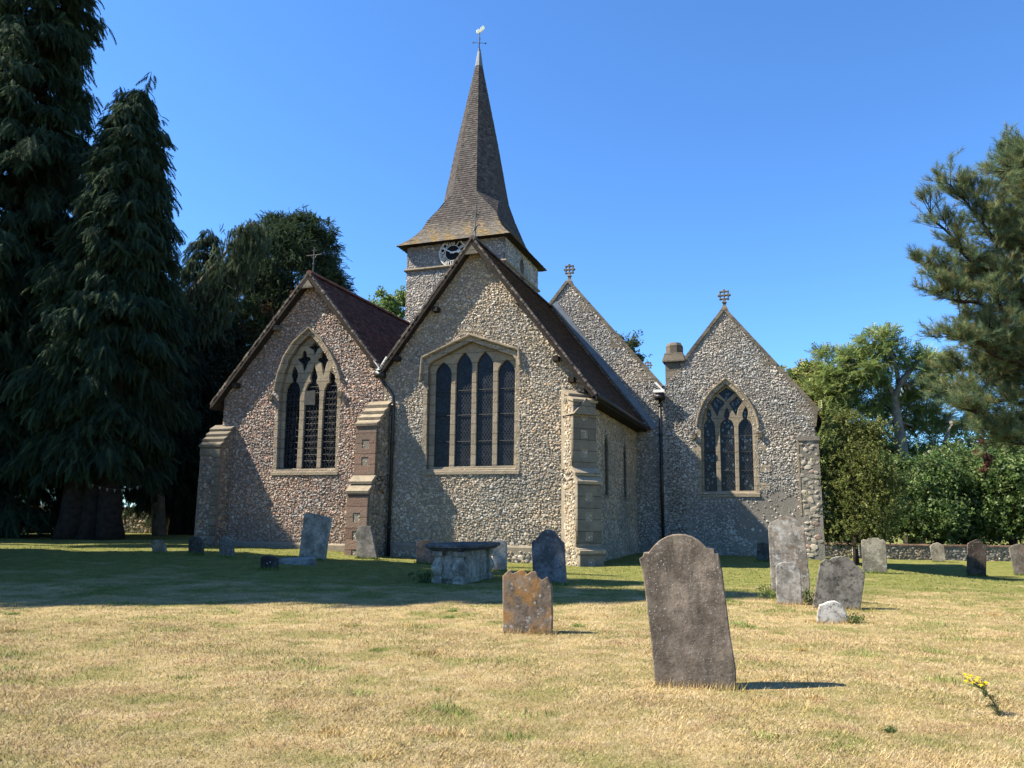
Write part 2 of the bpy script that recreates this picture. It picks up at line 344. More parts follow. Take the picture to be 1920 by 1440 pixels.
PAL = {'chancel': [((0.421,0.363,0.281),.4),((0.328,0.287,0.228),.26),((0.199,0.181,0.158),.1),((0.386,0.292,0.187),.2),((0.491,0.445,0.363),.05)],
       'chapel': [((0.398,0.322,0.263),.34),((0.304,0.257,0.222),.26),((0.187,0.164,0.152),.1),((0.386,0.240,0.170),.36),((0.480,0.421,0.363),.06)],
       'nave': [((0.421,0.386,0.333),.44),((0.328,0.304,0.269),.28),((0.199,0.187,0.175),.1),((0.363,0.298,0.234),.12),((0.503,0.468,0.421),.06)],
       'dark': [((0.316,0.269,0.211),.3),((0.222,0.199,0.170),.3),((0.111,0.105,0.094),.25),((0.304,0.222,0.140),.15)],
       'block': [((0.363,0.322,0.257),.5),((0.292,0.257,0.205),.34),((0.316,0.211,0.158),.16)]}
def flints(poly, holes, pal, sp=.125, hmax=.05, patch=None):
    P0 = np.array(poly); lo, hi = P0.min(0), P0.max(0)
    gx, gy = np.meshgrid(np.arange(lo[0], hi[0], sp), np.arange(lo[1], hi[1], sp*.82)); gx[1::2] += sp/2
    P = np.stack([gx.ravel(), gy.ravel()], 1) + rng.normal(0, sp*.2, (gx.size, 2))
    r = sp*np.clip(rng.lognormal(-.68,.27,len(P)),.25,.95)
    k = inpoly(P, poly) & (edist(P, poly) > r*.55)
    for h in holes: k &= ~inpoly(P, h) & (edist(P, h) > r*.5)
    k &= rng.random(len(P)) > .04
    if patch is not None: k &= ~(patch(P) & (rng.random(len(P)) < .85))
    P, r = P[k], r[k]; n = len(P)
    q = 7; ang = np.linspace(0, 2*math.pi, q, endpoint=False)[None] + rng.uniform(0,1,(n,1)) ; rr = r[:,None]*rng.uniform(.68,1.25,(n,q))
    asp = rng.uniform(.5,.95,(n,1)); rot = rng.normal(0,.5,(n,1))
    def ring(f, ox, oy):
        a = np.cos(ang)*rr*f; b = np.sin(ang)*rr*f*asp
        return P[:,0:1]+ox+a*np.cos(rot)-b*np.sin(rot), P[:,1:2]+oy+a*np.sin(rot)+b*np.cos(rot)
    h = hmax*rng.uniform(.35,1.0,n); tx, ty = rng.normal(0,.18,(n,1))*r[:,None], rng.normal(0,.18,(n,1))*r[:,None]
    x0,y0 = ring(1.0,0,0); x1,y1 = ring(.78,tx,ty)
    st = np.concatenate([np.stack([x0,y0],2), np.stack([x1,y1],2), (P+np.concatenate([tx,ty],1)*1.3)[:,None,:]], 1)
    nn = np.concatenate([np.full((n,q),-.012), (h[:,None]*.8)*rng.uniform(.55,1.3,(n,q)), h[:,None]], 1)
    base = (np.arange(n)*(2*q+1))[:,None,None]; i = np.arange(q); j = (i+1)%q
    quads = (np.stack([i,j,q+j,q+i],1)[None]+base).reshape(-1,4); tris = (np.stack([q+i,q+j,np.full(q,2*q)],1)[None]+base).reshape(-1,3)
    cols = np.array([c for c,_ in PAL[pal]]); pr = np.array([p for _,p in PAL[pal]]); pr = pr/pr.sum()
    c = cols[rng.choice(len(cols), n, p=pr)]*rng.uniform(.75,1.25,(n,1))
    # broad drifts of warmer and greyer stone
    dr = .5+.5*np.sin(P[:,0]*1.3+np.sin(P[:,1]*1.1)*1.5)*np.sin(P[:,1]*.9+P[:,0]*.4); d2 = .5+.5*np.sin(P[:,0]*.7+2+np.sin(P[:,1]*2.3))*np.sin(P[:,1]*1.7+1+P[:,0]*.9)
    c = c*(1+.4*(dr[:,None]-.5)*np.array([1,.7,.3]))*(.86+.28*d2[:,None]); low = np.clip((.9-P[:,1])/1.1,0,1)[:,None]*rng.uniform(.2,.9,(n,1)); c = c*(1-.3*low)+low*np.array([.0,.012,.0])
    return st.reshape(-1,2), nn.ravel(), quads, tris, np.repeat(c, 2*q+1, 0)
def wall(name, poly, holes, o, fr, pal, mortar, parent=None, thick=.5, sp=.09, hmax=.034, patch=None, label=None):
    me, co = plate_mesh([poly]+holes, thick)
    Pv = toframe(co[:,:2], co[:,2]-thick, o, fr); nv = len(Pv)
    fl = [tuple(p.vertices) for p in me.polygons]; bpy.data.meshes.remove(me)
    st, nn, quads, tris, c = flints(poly, holes, pal, sp, hmax, patch); Q = toframe(st, nn, o, fr)
    by = {}
    for q in fl: by.setdefault(len(q), []).append(q)
    F = [np.array(x, np.int32) for x in by.values()]; nb = sum(len(x) for x in F); F += [quads+nv, tris+nv]
    ob = mesh(name, np.concatenate([Pv, Q]), F, [mortar, M['flint']], parent or church, color=np.concatenate([np.ones((nv,3)), c]), mi=np.concatenate([np.zeros(nb), np.ones(len(quads)+len(tris))]))
    if label: ob['label'] = label
    return ob
def tiles(facets, gauge, width, pal, thick=.018, off=.0, jit=.004):
    """each facet: bottom-left, bottom-right, top-left, top-right (church coords), laid in overlapping courses of separate tiles"""
    vs, cs = [], []
    pal = np.array(pal)
    for (a,b2,c,d,cf) in facets:
        a,b2,c,d = [np.asarray(q, float) for q in (a,b2,c,d)]
        nrm = np.cross(b2-a, c-a); 
        if np.linalg.norm(nrm) < 1e-9: nrm = np.cross(b2-a, d-a)
        nrm /= np.linalg.norm(nrm); H = max(np.linalg.norm((c+d)/2-(a+b2)/2), .01); nr = max(int(round(H/gauge)),1)
        for k in range(nr):
            t0, t1 = k/nr, min((k+1.25)/nr, 1)
            l0, r0, l1, r1 = a+(c-a)*t0, b2+(d-b2)*t0, a+(c-a)*t1, b2+(d-b2)*t1
            Wd = np.linalg.norm(r0-l0); n = max(int(round(Wd/width)),1); e = np.linspace(0,1,n+1)
            if k % 2 and n > 1: e = np.concatenate([[0], e[:-1]+.5/n, [1]])
            e0, e1 = e[:-1,None], e[1:,None]; n = len(e0); j = rng.normal(0, jit, (n,1))
            lift = nrm*(thick+off+np.abs(j)); s = rng.normal(0, gauge*.05, (n,1))*((c-a)/H)
            p0 = l0+(r0-l0)*e0+lift+s; p1 = l0+(r0-l0)*e1+lift+s; p2 = l1+(r1-l1)*e1+nrm*off; p3 = l1+(r1-l1)*e0+nrm*off
            p4 = p0-nrm*thick; p5 = p1-nrm*thick
            vs.append(np.stack([p0,p1,p2,p3,p4,p5],1).reshape(-1,3))
            cc = pal[rng.integers(0, len(pal), n)]*rng.uniform(.7,1.3,(n,1))
            if cf is not None: cc = cf(((p0+p1+p2)/3), cc)
            cs.append(np.repeat(cc, 6, 0))
    v = np.concatenate(vs); n = len(v)//6; bs = (np.arange(n)*6)[:,None]
    F = np.concatenate([np.array([[0,1,2,3]])+bs, np.array([[4,5,1,0]])+bs])
    return v-CO, F, np.concatenate(cs)
def church_mb(mb, name, mat, parent=None, smooth=False): return mb.build(name, mat, parent or church, smooth, origin=CO)
def px_poly(pts, v, ox=0, oy=0, sc=1.0): return [uz(ox+x/sc, oy+y/sc, v) for x, y in pts]
def smooth_poly(pts, it=1, keep=()):
    for _ in range(it):
        q = []
        n = len(pts)
        for i in range(n):
            a = np.array(pts[i]); b2 = np.array(pts[(i+1)%n]); q += [tuple(a*.75+b2*.25), tuple(a*.25+b2*.75)]
        pts = q
    return pts
def pointed(x0, x1, zb, zs, zp, xp=None, n=9, k=.55):
    """pointed-arch light: jambs x0..x1, sill zb, springing zs, point zp"""
    xp = (x0+x1)/2 if xp is None else xp; q = np.linspace(0,1,n)
    L = [(x0+(xp-x0)*(1-math.cos(t*math.pi/2))**1.0*1.0, zs+(zp-zs)*math.sin(t*math.pi/2)**1.0) for t in q]
    L = [(x0+(xp-x0)*(t**(1/k)), zs+(zp-zs)*t**.92) for t in q]; R = [(x1+(xp-x1)*(t**(1/k)), zs+(zp-zs)*t**.92) for t in q]
    return [(x0,zb)]+L[:-1]+[(xp,zp)]+R[:-1][::-1]+[(x1,zb)]
def grow(poly, d):
    """offset an outline outwards"""
    P = np.array(poly); n = len(P); ar = .5*np.sum(P[:,0]*np.roll(P[:,1],-1)-np.roll(P[:,0],-1)*P[:,1]); sg = 1 if ar > 0 else -1
    out = []
    for i in range(n):
        a, b2, c = P[i-1], P[i], P[(i+1)%n]; e1 = (b2-a)/(np.linalg.norm(b2-a)+1e-9); e2 = (c-b2)/(np.linalg.norm(c-b2)+1e-9)
        n1 = np.array([e1[1],-e1[0]])*sg; n2 = np.array([e2[1],-e2[0]])*sg; m_ = n1+n2; m_ /= (np.linalg.norm(m_)+1e-9); out.append(tuple(b2+m_*d/max(m_@n1,.5)))
    return out
OF = np.array([0, V0, 0.]); OA = np.array([0, V1, 0.])
# --- window outlines -------------------------------------------------------------------------------
w1_open = [(-12.13,3.16),(-12.17,6.9),(-12.05,7.08),(-10.5,7.75),(-8.88,7.13),(-8.76,6.95),(-8.74,3.16)]
def lights1():
    q = lambda pts: px_poly(pts, V0, 770, 600, 4.5)
    out = []
    for (x0,x1,yb,x2,x3,ys_,xp,yp) in ((168,303,1238,190,325,440,258,345),(345,485,1233,365,500,385,438,262),(527,668,1230,540,680,375,607,255),(707,852,1226,722,865,430,795,320)):
        n = 8; L = [(x2+(xp-x2)*t**1.9, ys_+(yp-ys_)*t**.95) for t in np.linspace(0,1,n)]; R = [(x3+(xp-x3)*t**1.9, ys_+(yp-ys_)*t**.95) for t in np.linspace(0,1,n)]
        out.append(q([(x0,yb)]+L+R[:-1][::-1]+[(x1,yb)]))
    return out
c7 = lambda pts: px_poly(pts, V0, 500, 600, 4.5)
w2_open = c7([(82,1262),(104,700),(112,600),(140,470),(190,330),(265,215),(362,122),(440,205),(510,310),(562,420),(592,520),(600,620),(592,800),(578,1262)])
w2_holes = [c7(p) for p in (
    [(105,1248),(128,700),(138,580),(160,535),(190,515),(185,490),(178,460),(184,420),(208,372),(232,425),(238,460),(228,490),(222,515),(245,540),(254,580),(250,800),(224,1250)],
    [(265,1252),(295,700),(305,580),(325,535),(352,515),(342,480),(350,430),(376,362),(394,430),(404,475),(392,515),(412,545),(420,580),(418,700),(392,1252)],
    [(425,1248),(452,700),(465,580),(485,535),(512,515),(503,480),(512,425),(538,345),(562,420),(566,470),(548,508),(575,540),(582,600),(574,900),(556,1246)],
    [(290,243),(308,262),(312,300),(340,308),(345,325),(322,345),(312,380),(292,432),(278,400),(270,360),(240,335),(232,318),(262,308),(272,290),(272,262)],
    [(455,240),(476,262),(480,290),(505,305),(510,322),(485,345),(474,380),(452,470),(445,400),(436,352),(405,335),(402,318),(432,305),(438,265)],
    [(380,176),(394,196),(398,208),(428,210),(420,222),(402,236),(392,262),(376,282),(366,240),(340,228),(325,216),(345,208),(362,206),(368,190)])]
c7b = lambda pts: px_poly(pts, V1, 1290, 700, 6.0)
w3_open = c7b([(158,1338),(148,700),(150,600),(170,480),(220,350),(300,230),(425,120),(535,215),(625,320),(690,430),(728,540),(738,620),(768,1338)])
w3_holes = [c7b(p) for p in (
    [(180,1326),(172,590),(182,552),(206,524),(217,505),(202,470),(206,425),(224,380),(250,420),(258,465),(246,505),(282,540),(298,590),(324,1326)],
    [(372,1320),(355,600),(362,555),(390,525),(418,508),(400,475),(405,430),(432,375),(460,430),(466,470),(450,506),(480,522),(505,555),(518,600),(536,1320)],
    [(577,1320),(566,600),(572,560),(602,525),(625,508),(610,470),(614,430),(645,368),(668,400),(676,450),(660,500),(692,530),(716,572),(722,620),(746,1320)],
    [(245,335),(305,250),(385,300),(405,335),(350,400),(325,480),(300,430)],
    [(458,330),(545,250),(602,320),(560,390),(540,480),(515,430)],
    [(335,218),(425,150),(520,212),(425,300)])]
# --- walls -----------------------------------------------------------------------------------------
def buried(p): return p
chancel_poly = [(-13.95,-.4),(-13.95,6.75),(-10.38,11.42),(-6.3,6.05),(-6.3,-.4)]
wall('chancel_wall', chancel_poly, [w1_open], OF, FRONT, 'chancel', M['mortar'])
chapel_poly = [(-21.2,-.4),(-21.2,6.15),(-17.32,10.78),(-13.96,6.75),(-13.96,-.4)]
wall('chapel_wall', chapel_poly, [w2_open], OF+[0,-.004,0], FRONT, 'chapel', M['mortar_red'], sp=.095)
nave_poly = [(-13.5,-.4),(-13.5,7.7),(-9.46,12.7),(-5.2,7.45),(-5.2,-.4)]
wall('nave_wall', nave_poly, [], OA, FRONT, 'nave', M['mortar_grey'], sp=.094, patch=lambda P: (P[:,0] < -10))
aisle_poly = [(-5.19,-.4),(-5.19,7.2),(-4.15,8.35),(-2.26,10.7),(1.25,6.2),(1.25,-.4)]
wall('aisle_wall', aisle_poly, [w3_open], OA+[0,-.004,0], FRONT, 'nave', M['mortar_grey'], sp=.09,
     patch=lambda P: ((P[:,0]+.6)/1.5)**2+((P[:,1]-1.5)/1.15)**2+.25*np.sin(P[:,0]*6)*np.sin(P[:,1]*5) < 1)
# right side of the chancel with two slit windows
slit = [[(x0, 2.34), (x0,4.15), ((x0+x1)/2,4.62), (x1,4.15), (x1,2.34)] for x0, x1 in ((27.98,28.52),(31.5,32.0))]
OS = np.array([-6.3,0,0.])
wall('chancel_wall', [(V0,-.4),(V0,5.9),(V1,5.9),(V1,-.4)], slit, OS, RIGHT, 'chancel', M['mortar'], sp=.1, label='shaded side wall of the chancel with two slit windows')
# tower
TU0, TU1, TV0, TV1 = -21.1, -14.76, VT, VT+6.34
tw = wall('tower', [(TU0,6),(TU0,17.75),(TU1,17.75),(TU1,6)], [], np.array([0,VT,0.]), FRONT, 'nave', M['mortar_grey'], sp=.12, patch=lambda P: P[:,1] < 9)
wall('tower_side', [(TV0,6),(TV0,17.75),(TV1,17.75),(TV1,6)], [[(42.75,15.9),(42.75,17.0),(43.1,17.35),(43.45,17.0),(43.45,15.9)]], np.array([TU1,0,0.]), RIGHT, 'nave', M['mortar_grey'], tw, sp=.12, patch=lambda P: P[:,1] < 12)
mb = MB(); mb.box((TU0+.003,TV0+.5,0),(TU0+.5,TV1,17.7)); mb.box((TU0+.5,TV1-.5,0),(TU1-.5,TV1,17.7)); church_mb(mb, 'tower_back', M['mortar_grey'], tw)
mb = MB(); mb.box((TU1-.4,42.6,15.8),(TU1-.3,43.6,17.5)); church_mb(mb, 'louvre', M['wood'], tw)
mb = MB()
prof = [(0,0),(.1,.03),(.14,.1),(.12,.16),(0,.24)]
rings = []
for (e, z) in prof:
    rings.append([(TU0-e,TV0-e,16.05+z),(TU1+e,TV0-e,16.05+z),(TU1+e,TV1+e,16.05+z),(TU0-e,TV1+e,16.05+z)])
mb.loft(rings, False); church_mb(mb, 'string_course', M['dress'], tw)
# rest of the body (unseen sides, so that the church is closed)
mb = MB(); mb.box((-21.2,V0+.5,-.4),(-20.75,V1+8,6.0)); mb.box((-13.4,V1+4.6,-.4),(1.2,V1+5,7)); mb.box((.8,V1+.5,-.4),(1.245,V1+4.6,5.3)); mb.box((-20.75,V1+7.5,-.4),(-13.5,V1+8,7)); church_mb(mb, 'rear_wall', M['mortar_grey'])
# --- roofs -----------------------------------------------------------------------------------------
T_DARK = [(.085,.058,.048),(.065,.048,.042),(.11,.068,.052),(.07,.055,.05),(.05,.042,.04)]
T_RED = [(.125,.052,.032),(.095,.042,.028),(.075,.038,.026),(.15,.07,.04),(.06,.036,.027)]
def gable_roof(name, ridge, le, re, v0, v1, pal, thick=.16, g=.11, wd=.17, nolef=False):
    (ru,rz),(lu,lz),(eu,ez) = ridge, le, re
    base = MB()
    base.add([(ru,v0,rz-thick*1.5),(ru,v0,rz),(lu,v0,lz),(lu,v0,lz-thick),(ru,v1,rz-thick*1.5),(ru,v1,rz),(lu,v1,lz),(lu,v1,lz-thick)], [(0,1,2,3),(7,6,5,4),(1,5,6,2),(0,3,7,4),(3,2,6,7)])
    base.add([(ru,v0,rz-thick*1.5),(ru,v0,rz),(eu,v0,ez),(eu,v0,ez-thick),(ru,v1,rz-thick*1.5),(ru,v1,rz),(eu,v1,ez),(eu,v1,ez-thick)], [(3,2,1,0),(4,5,6,7),(2,6,5,1),(4,7,3,0),(7,6,2,3)])
    root = church_mb(base, name, M['wood'])
    f = [((eu,v0,ez),(eu,v1,ez),(ru,v0,rz),(ru,v1,rz),None), ((lu,v1,lz),(lu,v0,lz),(ru,v1,rz),(ru,v0,rz),None)]
    v, F, c = tiles(f, g, wd, pal, .02, .004); mesh('tiles', v, F, M['tile'], root, color=c)
    rb = MB(); n = int((v1-v0)/.32)
    for i in range(n):
        a = v0+(v1-v0)*i/n; k = rng.uniform(.7,1.25)
        rb.loft([[(ru+.13*math.cos(q), y, rz+.02+.11*math.sin(q)-(.03 if q in (0,math.pi) else 0)) for q in np.linspace(0,math.pi,7)] for y in (a+.008, a+(v1-v0)/n)], True, np.array(pal[0])*k)
    church_mb(rb, 'ridge_tile', M['tile'], root)
    return root
cr = gable_roof('chancel_roof', (-10.38,11.52), (-13.98,6.82), (-5.78,5.52), V0-.34, V1-.02, T_DARK)
pr_ = gable_roof('chapel_roof', (-17.32,10.88), (-21.6,5.8), (-14.0,6.97), V0-.34, 41, T_RED)
gable_roof('nave_roof', (-9.46,12.55), (-13.9,7.2), (-5.1,7.15), V1+.4, V1+5, T_DARK)
gable_roof('aisle_roof', (-2.26,10.5), (-5.0,7.2), (1.55,5.75), V1+.4, V1+5, T_DARK)
# verges: mortared tile edge above a barge board
def verge(parent, a, b2, v, w_=.1, col='dress_dark'):
    mb = MB(); a = np.array([a[0],0,a[1]]); b2 = np.array([b2[0],0,b2[1]]); L = np.linalg.norm(b2-a); d = (b2-a)/L; nr = np.array([-d[2],0,d[0]]); nr = nr if nr[2] > 0 else -nr
    n = int(L/.11)
    for i in range(n):
        p = a+d*L*i/n; q = a+d*(L*(i+1)/n-.012); lo, hi = -.03+rng.normal(0,.006), .045+rng.normal(0,.008); y0 = v-.03+rng.normal(0,.008)
        c = np.array([(.16,.13,.1),(.07,.055,.045),(.1,.085,.068)][rng.integers(3)])*rng.uniform(.7,1.3)
        mb.add([p+nr*lo+[0,y0,0], q+nr*lo+[0,y0,0], q+nr*hi+[0,y0,0], p+nr*hi+[0,y0,0], p+nr*lo+[0,y0+.2,0], q+nr*lo+[0,y0+.2,0], q+nr*hi+[0,y0+.2,0], p+nr*hi+[0,y0+.2,0]],
               [(0,1,2,3),(7,6,5,4),(0,4,5,1),(1,5,6,2),(2,6,7,3),(3,7,4,0)], c)
    church_mb(mb, 'verge', M['tile'], parent)
    mb = MB(); y0, y1 = v-.02, v+.03
    A = [a-nr*.05, b2-nr*.05, b2-nr*.16, a-nr*.16]
    mb.loft([[p+[0,y0,0] for p in A],[p+[0,y1,0] for p in A]]); church_mb(mb, 'barge_board', M['wood'], parent)
for r_, ap, le, re in ((cr,(-10.38,11.54),(-13.98,6.84),(-5.82,5.56)),(pr_,(-17.32,10.9),(-21.6,5.82),(-14.02,6.97))):
    verge(r_, ap, le, V0-.34); verge(r_, re, ap, V0-.34)
    mb = MB(); mb.add([(ap[0]-.26,V0-.375,ap[1]-.62),(ap[0]+.26,V0-.375,ap[1]-.62),(ap[0],V0-.375,ap[1]-.28),(ap[0]-.26,V0-.32,ap[1]-.62),(ap[0]+.26,V0-.32,ap[1]-.62),(ap[0],V0-.32,ap[1]-.28)], [(0,1,2),(5,4,3),(0,3,4,1),(1,4,5,2),(2,5,3,0)]); church_mb(mb, 'apex_piece', M['dress_dark'], r_)
for r_, lst in ((cr, [(818,580),(972,565),(1043,672),(1072,712),(745,672)]), (pr_, [(642,603),(520,615),(701,684),(443,722)])):
    for px, py in lst:
        u_, z_ = uz(px, py, V0-.15); mb = MB(); mb.box((u_-.1,V0-.3,z_-.1),(u_+.1,V0+.1,z_+.08)); church_mb(mb, 'purlin_end', M['dress_dark'] if py % 2 else M['wood'], r_)
# gutters, flashing
mb = MB(); mb.tube([(-5.74,V0-.32,5.5),(-5.74,V1-.03,5.5)], .085, 8); church_mb(mb, 'gutter', M['cast'], cr, True)
mb = MB(); mb.box((-6.29,V0-.25,5.36),(-5.8,V1-.02,5.42)); church_mb(mb, 'soffit', M['wood'], cr)
mb = MB(); d = np.array([4.58,0,-6.06]); d /= np.linalg.norm(d); nr = np.array([d[2]*-1,0,d[0]])
a_ = np.array([-10.3,0,11.6]); b_ = np.array([-5.6,0,5.42])
mb.add([a_+nr*.05+[0,V1-.3,0], b_+nr*.05+[0,V1-.3,0], b_+nr*.09+[0,V1-.06,0], a_+nr*.09+[0,V1-.06,0], a_+nr*.33+[0,V1-.055,0], b_+nr*.33+[0,V1-.055,0]], [(0,1,2,3),(3,2,5,4)]); church_mb(mb, 'flashing', M['lead'], cr)
mb = MB(); mb.box((-14.12,V0-.34,6.82),(-13.86,41,6.9)); mb.add([(-14.35,V0-.35,7.15),(-14.2,V0-.35,7.2),(-14.0,V0-.35,6.93),(-14.0,V0-.35,6.82),(-14.12,V0-.35,6.82),(-14.35,V0-.31,7.15),(-14.2,V0-.31,7.2),(-14.0,V0-.31,6.93),(-14.0,V0-.31,6.82),(-14.12,V0-.31,6.82)], [(0,4,3,2,1),(5,6,7,8,9),(0,1,6,5),(1,2,7,6),(3,4,9,8),(4,0,5,9)])
mb.add([(-14.0,V0-.352,6.92),(-13.86,V0-.352,6.93),(-13.66,V0-.352,7.28),(-13.74,V0-.352,7.32),(-14.0,V0-.352,6.83),(-13.84,V0-.352,6.83)], [(0,4,5,1),(0,1,2,3)]); church_mb(mb, 'valley_gutter', M['white'])
mb = MB(); mb.tube([(-14.0,V0-.2,6.8),(-13.98,V0-.18,6.5),(-13.72,V0-.14,6.15),(-13.48,V0-.14,5.85),(-13.46,V0-.14,5.6),(-13.46,V0-.14,-.2)], .062, 9)
mb.box((-14.2,V0-.32,6.55),(-13.86,V0-.05,6.8))
for z in (5.5,4.1,2.6,1.1): mb.tube([(-13.46,V0-.14,z-.05),(-13.46,V0-.14,z+.05)], .085, 9)
church_mb(mb, 'downpipe', M['cast'], None, True)
mb = MB(); mb.tube([(-5.16,V1-.16,6.9),(-5.16,V1-.16,-.2)], .07, 9); mb.box((-5.38,V1-.36,6.75),(-4.95,V1-.05,7.05))
for z in (6.5,5.2,3.9,2.5,1.2): mb.tube([(-5.16,V1-.16,z-.05),(-5.16,V1-.16,z+.05)], .095, 9)
church_mb(mb, 'downpipe', M['cast'], None, True)
mb = MB(); mb.box((-5.42,V1-.4,7.08),(-4.92,V1-.36,7.2)); mb.add([(-5.36,V1-.37,7.5),(-5.28,V1-.37,7.56),(-4.98,V1-.37,7.2),(-5.06,V1-.37,7.2)], [(0,1,2,3)]); church_mb(mb, 'valley_gutter', M['white'])
# --- copings and kneelers of the two rear gables ---------------------------------------------------
def coping(pts, v, th=.12, dep=.62):
    mb = MB(); P = [np.array([a,0,b]) for a,b in pts]
    for a, b2 in zip(P[:-1], P[1:]):
        d = (b2-a)/np.linalg.norm(b2-a); nr = np.array([-d[2],0,d[0]]); nr = nr if nr[2] > 0 else -nr
        L = np.linalg.norm(b2-a); n = max(int(L/.75),1)
        for i in range(n):
            p, q = a+d*(L*i/n+.006), a+d*(L*(i+1)/n-.006)
            j = rng.normal(0,.006); mb.loft([[p+[0,v-.07,0]-nr*.02, p+[0,v+dep,0]-nr*.02, p+[0,v+dep,0]+nr*th, p+[0,v-.07+j,0]+nr*th], [q+[0,v-.07,0]-nr*.02, q+[0,v+dep,0]-nr*.02, q+[0,v+dep,0]+nr*th, q+[0,v-.07+j,0]+nr*th]])
    church_mb(mb, 'coping', M['dress_dark'])
coping([(-13.6,7.62),(-9.46,12.72)], V1); coping([(-9.46,12.72),(-5.1,7.36)], V1)
coping([(-4.2,8.3),(-2.26,10.72)], V1); coping([(-2.26,10.72),(1.42,6.02)], V1)
def kblock(pts, v=V1, fr=.02): return plate('kneeler', [px_poly(pts, v)], .3, fr, np.array([0,v,0.]), FRONT, M['dress_dark'], church, .015)
kblock([(1087,566),(1102,566),(1117,585),(1087,586)]); kblock([(1144,632),(1156,634),(1176,654),(1144,653)]); kblock([(1194,697),(1214,697),(1234,716),(1196,717)])
kblock([(1425,668),(1430,668),(1452,685),(1424,685)]); kblock([(1492,754),(1514,752),(1534,770),(1531,800),(1517,800),(1506,780),(1494,776)])
# --- window dressings ------------------------------------------------------------------------------
def window(name, opening, holes, o, plane_v, lattice=.14, label=None, rec=.2, surround=.17, wires=True):
    win = plate(name, [grow(opening, .03)]+holes, .16, -rec, o, FRONT, M['dress'], church, .02, 1)
    if label: win['label'] = label
    me_s = [grow(opening, surround), opening]
    plate('surround', me_s, .4, .022, o, FRONT, M['dress'], win, .012)
    mb = MB(); q = np.array(grow(opening, .02)); lo, hi = q.min(0), q.max(0)
    P = toframe(q, -rec-.1, o, FRONT)+CO; mb.add(P, [tuple(range(len(q)))]); church_mb(mb, 'pane', M['glass'], win)
    mb = MB(); zb = lo[1]; x0, x1 = lo[0]-surround+.05, hi[0]+surround-.05; v = plane_v
    mb.loft([[(x,v-.06,zb-.17),(x,v-.06,zb-.06),(x,v+.22,zb+.05),(x,v+.22,zb-.17)] for x in (x0,x1)]); church_mb(mb, 'sill', M['dress'], win)
    # leaded quarries and wire guard behind the stone
    segs = []; w_ = hi[0]-lo[0]; h_ = hi[1]-lo[1]
    for sgn in (1,-1):
        for k in np.arange(-h_*.7, w_+h_*.7, lattice*.85):
            y = np.arange(0, h_, .03); x = k + sgn*y*.62 + (0 if sgn > 0 else 0)
            pts = np.stack([lo[0]+x, lo[1]+y], 1); ok = np.zeros(len(pts), bool)
            for hh in holes: ok |= inpoly(pts, hh)
            i = 0
            while i < len(pts):
                if ok[i]:
                    j = i
                    while j+1 < len(pts) and ok[j+1]: j += 1
                    if j > i: segs.append((pts[i], pts[j]))
                    i = j+1
                else: i += 1
    mb = MB()
    for a, b2 in segs:
        d = (b2-a)/np.linalg.norm(b2-a); nn = np.array([-d[1], d[0]])*.0065; q = [a-nn, b2-nn, b2+nn, a+nn]
        mb.add(toframe(q, -rec-.085, o, FRONT)+CO, [(0,1,2,3)])
    church_mb(mb, 'lattice', M['wire'], win)
    return win
def bar_run(win, holes, zs, o, rec, name='saddle_bar', mat='wire', r=.014):
    for hh in holes[:4]:
        H = np.array(hh)
        for z in zs:
            xs_ = np.linspace(H[:,0].min(), H[:,0].max(), 60); pts = np.stack([xs_, np.full(60, z)], 1); k = inpoly(pts, hh)
            if k.any():
                x0, x1 = xs_[k].min(), xs_[k].max(); P = toframe([(x0,z),(x1,z)], -rec-.05, o, FRONT)+CO; mb = MB(); mb.tube(P, r, 5); church_mb(mb, name, M[mat], win)
L1 = lights1()
win1 = window('chancel_window', w1_open, L1, OF, V0, .13, 'four-light window with a straight-sided pointed hood')
bar_run(win1, L1, [4.15,5.1,6.0], OF, .2)
win2 = window('chapel_window', w2_open, w2_holes, OF, V0, .16, 'three-light arched window with curving tracery in the left gable')
bar_run(win2, w2_holes[:3], np.arange(3.55,6.6,.24), OF, .2, r=.012)
mb = MB()
for hh in w2_holes[:3]:
    H = np.array(hh); x0, x1 = H[:,0].min(), H[:,0].max(); zb = H[:,1].min()
    for f_ in (.28,.52,.74):
        mb.tube([(x0+(x1-x0)*f_,V0+.24,zb),(x0+(x1-x0)*f_+.04,V0+.24,zb+2.9)], .009, 5)
    for z in np.arange(zb+.2, zb+2.3, .24):
        c_ = (x0+x1)/2+rng.normal(0,.02); k = rng.uniform(.06,.1)
        mb.add([(c_-k,V0+.29,z),(c_+k*.2,V0+.29,z-.05),(c_+k,V0+.29,z+.03),(c_+k*.1,V0+.29,z+.13)], [(0,1,2,3)])
church_mb(mb, 'guard', M['wire'], win2)
u0, z0 = uz(569.5,759,V0+.2); u1, z1 = uz(592,732,V0+.2)
mb = MB(); mb.add([(u0,V0+.2,z0),(u1,V0+.2,z0-.02),(u1,V0+.16,z1),(u0+.04,V0+.16,z1-.02),(u0,V0+.24,z0),(u1,V0+.24,z0-.02),(u1,V0+.2,z1),(u0+.04,V0+.2,z1-.02)], [(0,1,2,3),(7,6,5,4),(0,4,5,1),(2,6,7,3),(1,5,6,2),(3,7,4,0)]); church_mb(mb, 'vent_board', M['iron'], win2)
win3 = window('aisle_window', w3_open, w3_holes, OA, V1, .15, 'three-light window with crossing tracery in the right gable')
bar_run(win3, w3_holes[:3], [3.6,4.4,5.1], OA, .2)
mb = MB()                                               # quarries coloured paler to stand in for glints of light
